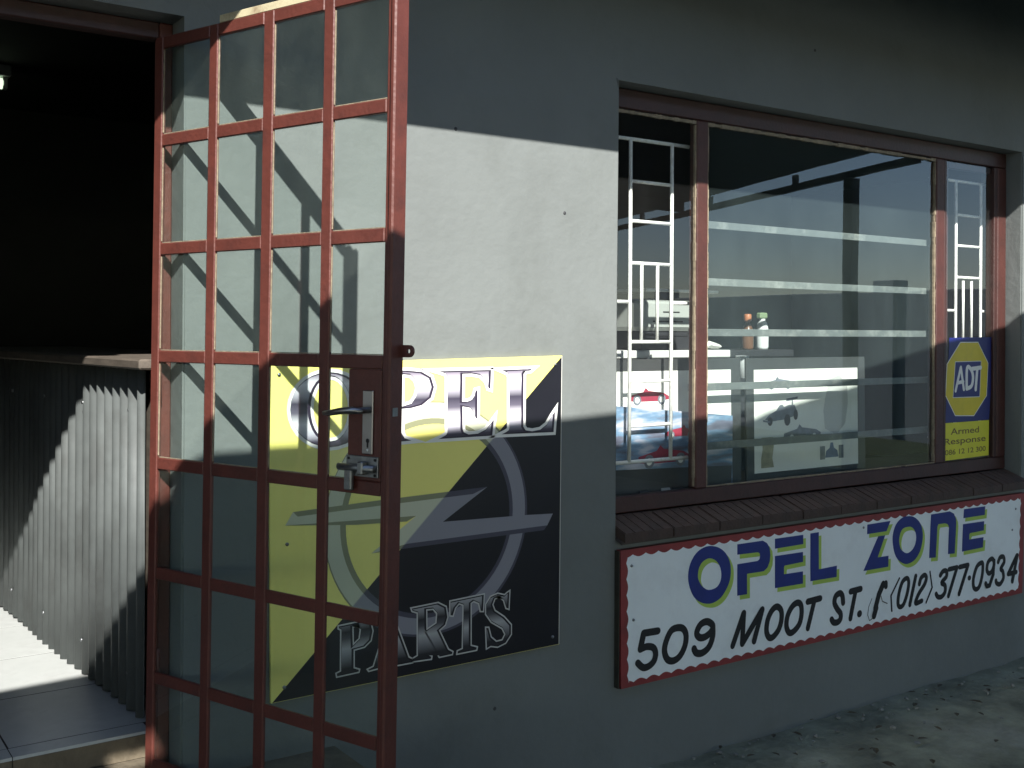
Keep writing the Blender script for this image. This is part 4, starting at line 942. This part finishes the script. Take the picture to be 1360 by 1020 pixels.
tag(tube('white_cable', [(3.26, 0.606, 1.515), (3.22, 0.598, 1.49), (3.16, 0.602, 1.42), (3.12, 0.604, 1.34), (3.10, 0.606, 1.2)], 0.005, 'paper', n=6), 'thin white cable curving down from the table beside the mullion', 'cable')

def crumple(name, loc, r, sq, label, seed):
    rnd = random.Random(seed)
    bm = bmesh.new()
    bmesh.ops.create_icosphere(bm, subdivisions=3, radius=r)
    dirs = [(Vector((rnd.uniform(-1, 1), rnd.uniform(-1, 1), rnd.uniform(-1, 1))).normalized(), rnd.uniform(0.5, 0.9)) for _ in range(26)]
    for v in bm.verts:
        for d, k in dirs:
            q = v.co.dot(d) - r * k
            if q > 0: v.co -= d * q * 0.9
        v.co.z *= sq; v.co += Vector((loc[0], loc[1], loc[2] + r * sq * 0.8))
    return tag(finish(bm, name, 'paper'), label, 'paper', 'crumpled paper on the table')
crumple('crumpled_paper', (3.60, 0.645, 1.53), 0.05, 0.6, 'crumpled white paper on the table to the right of the printer', 3)
crumple('crumpled_paper', (3.68, 0.66, 1.53), 0.06, 0.4, 'flatter crumpled paper on the table nearest the brown bottle', 5)
mon = empty('desk_monitor', (2.86, 0.95, 1.531)); tag(mon, 'dark computer monitor standing at the back of the table near the wall corner', 'monitor')
box('screen_housing', -0.02, 0.34, 0, 0.05, 0.09, 0.36, 'pvc_dark', mon, 0.006)
box('stand', 0.12, 0.20, 0.0, 0.12, 0.0, 0.089, 'pvc_dark', mon, 0.004)
# small plugged holes left in the plaster
for (px_, pz_) in ((1.856, 2.262), (2.30, 2.02), (2.02, 0.36), (1.95, 2.70), (3.6, 2.78)):
    lathe('wall_plug', [(0.0065, -0.0012), (0.0065, 0.0), (0.003, 0.0012)], (0, 0, 0), 'beam', shop, 10).matrix_local = Matrix.Translation((px_, -0.0003, pz_)) @ Matrix.Rotation(R(90), 4, 'X')

# ================================================================== SMALL THINGS ON THE GROUND
def grit():
    bm = bmesh.new()
    for k in range(420):
        x = random.uniform(1.6, 7.0); y = -abs(random.gauss(0, 0.16)) - 0.012 if k < 330 else random.uniform(-1.6, -0.1)
        s = random.choice((0.003, 0.004, 0.006, 0.009, 0.015)) * random.uniform(0.6, 1.2)
        mt = Matrix.Translation((x, y, 0.012 + s * 0.2)) @ Matrix.Rotation(random.uniform(0, 6.28), 4, 'Z') @ Matrix.Diagonal((1, random.uniform(.5, .9), random.uniform(.3, .6), 1))
        bmesh.ops.create_icosphere(bm, subdivisions=1, radius=s, matrix=mt)
    for v in bm.verts: v.co += Vector((random.uniform(-1, 1), random.uniform(-1, 1), random.uniform(-1, 1))) * 0.0012
    return tag(finish(bm, 'grit', 'stone'), 'pale grit and crumbled plaster along the foot of the wall', 'grit', kind='stuff')
grit()
def leaves():
    bm = bmesh.new()
    for k in range(90):
        x = random.uniform(1.8, 6.5); y = -abs(random.gauss(0, 0.35)) - 0.02; a = random.uniform(0, 6.28); s = random.uniform(0.012, 0.03)
        c, sn = math.cos(a), math.sin(a)
        pts = [(-1, 0, 0), (-0.3, 0.4, 0.15), (0.5, 0.35, 0.2), (1, 0, 0.05), (0.5, -0.35, 0.2), (-0.3, -0.4, 0.15)]
        vs_ = [bm.verts.new((x + s * (p[0] * c - p[1] * sn), y + s * (p[0] * sn + p[1] * c), 0.022 + s * p[2])) for p in pts]
        bm.faces.new((vs_[0], vs_[1], vs_[2], vs_[3])); bm.faces.new((vs_[0], vs_[3], vs_[4], vs_[5]))
    return tag(finish(bm, 'fallen_leaves', 'leaf'), 'dry fallen leaves scattered on the dark ground by the wall', 'leaves', kind='stuff')
leaves()
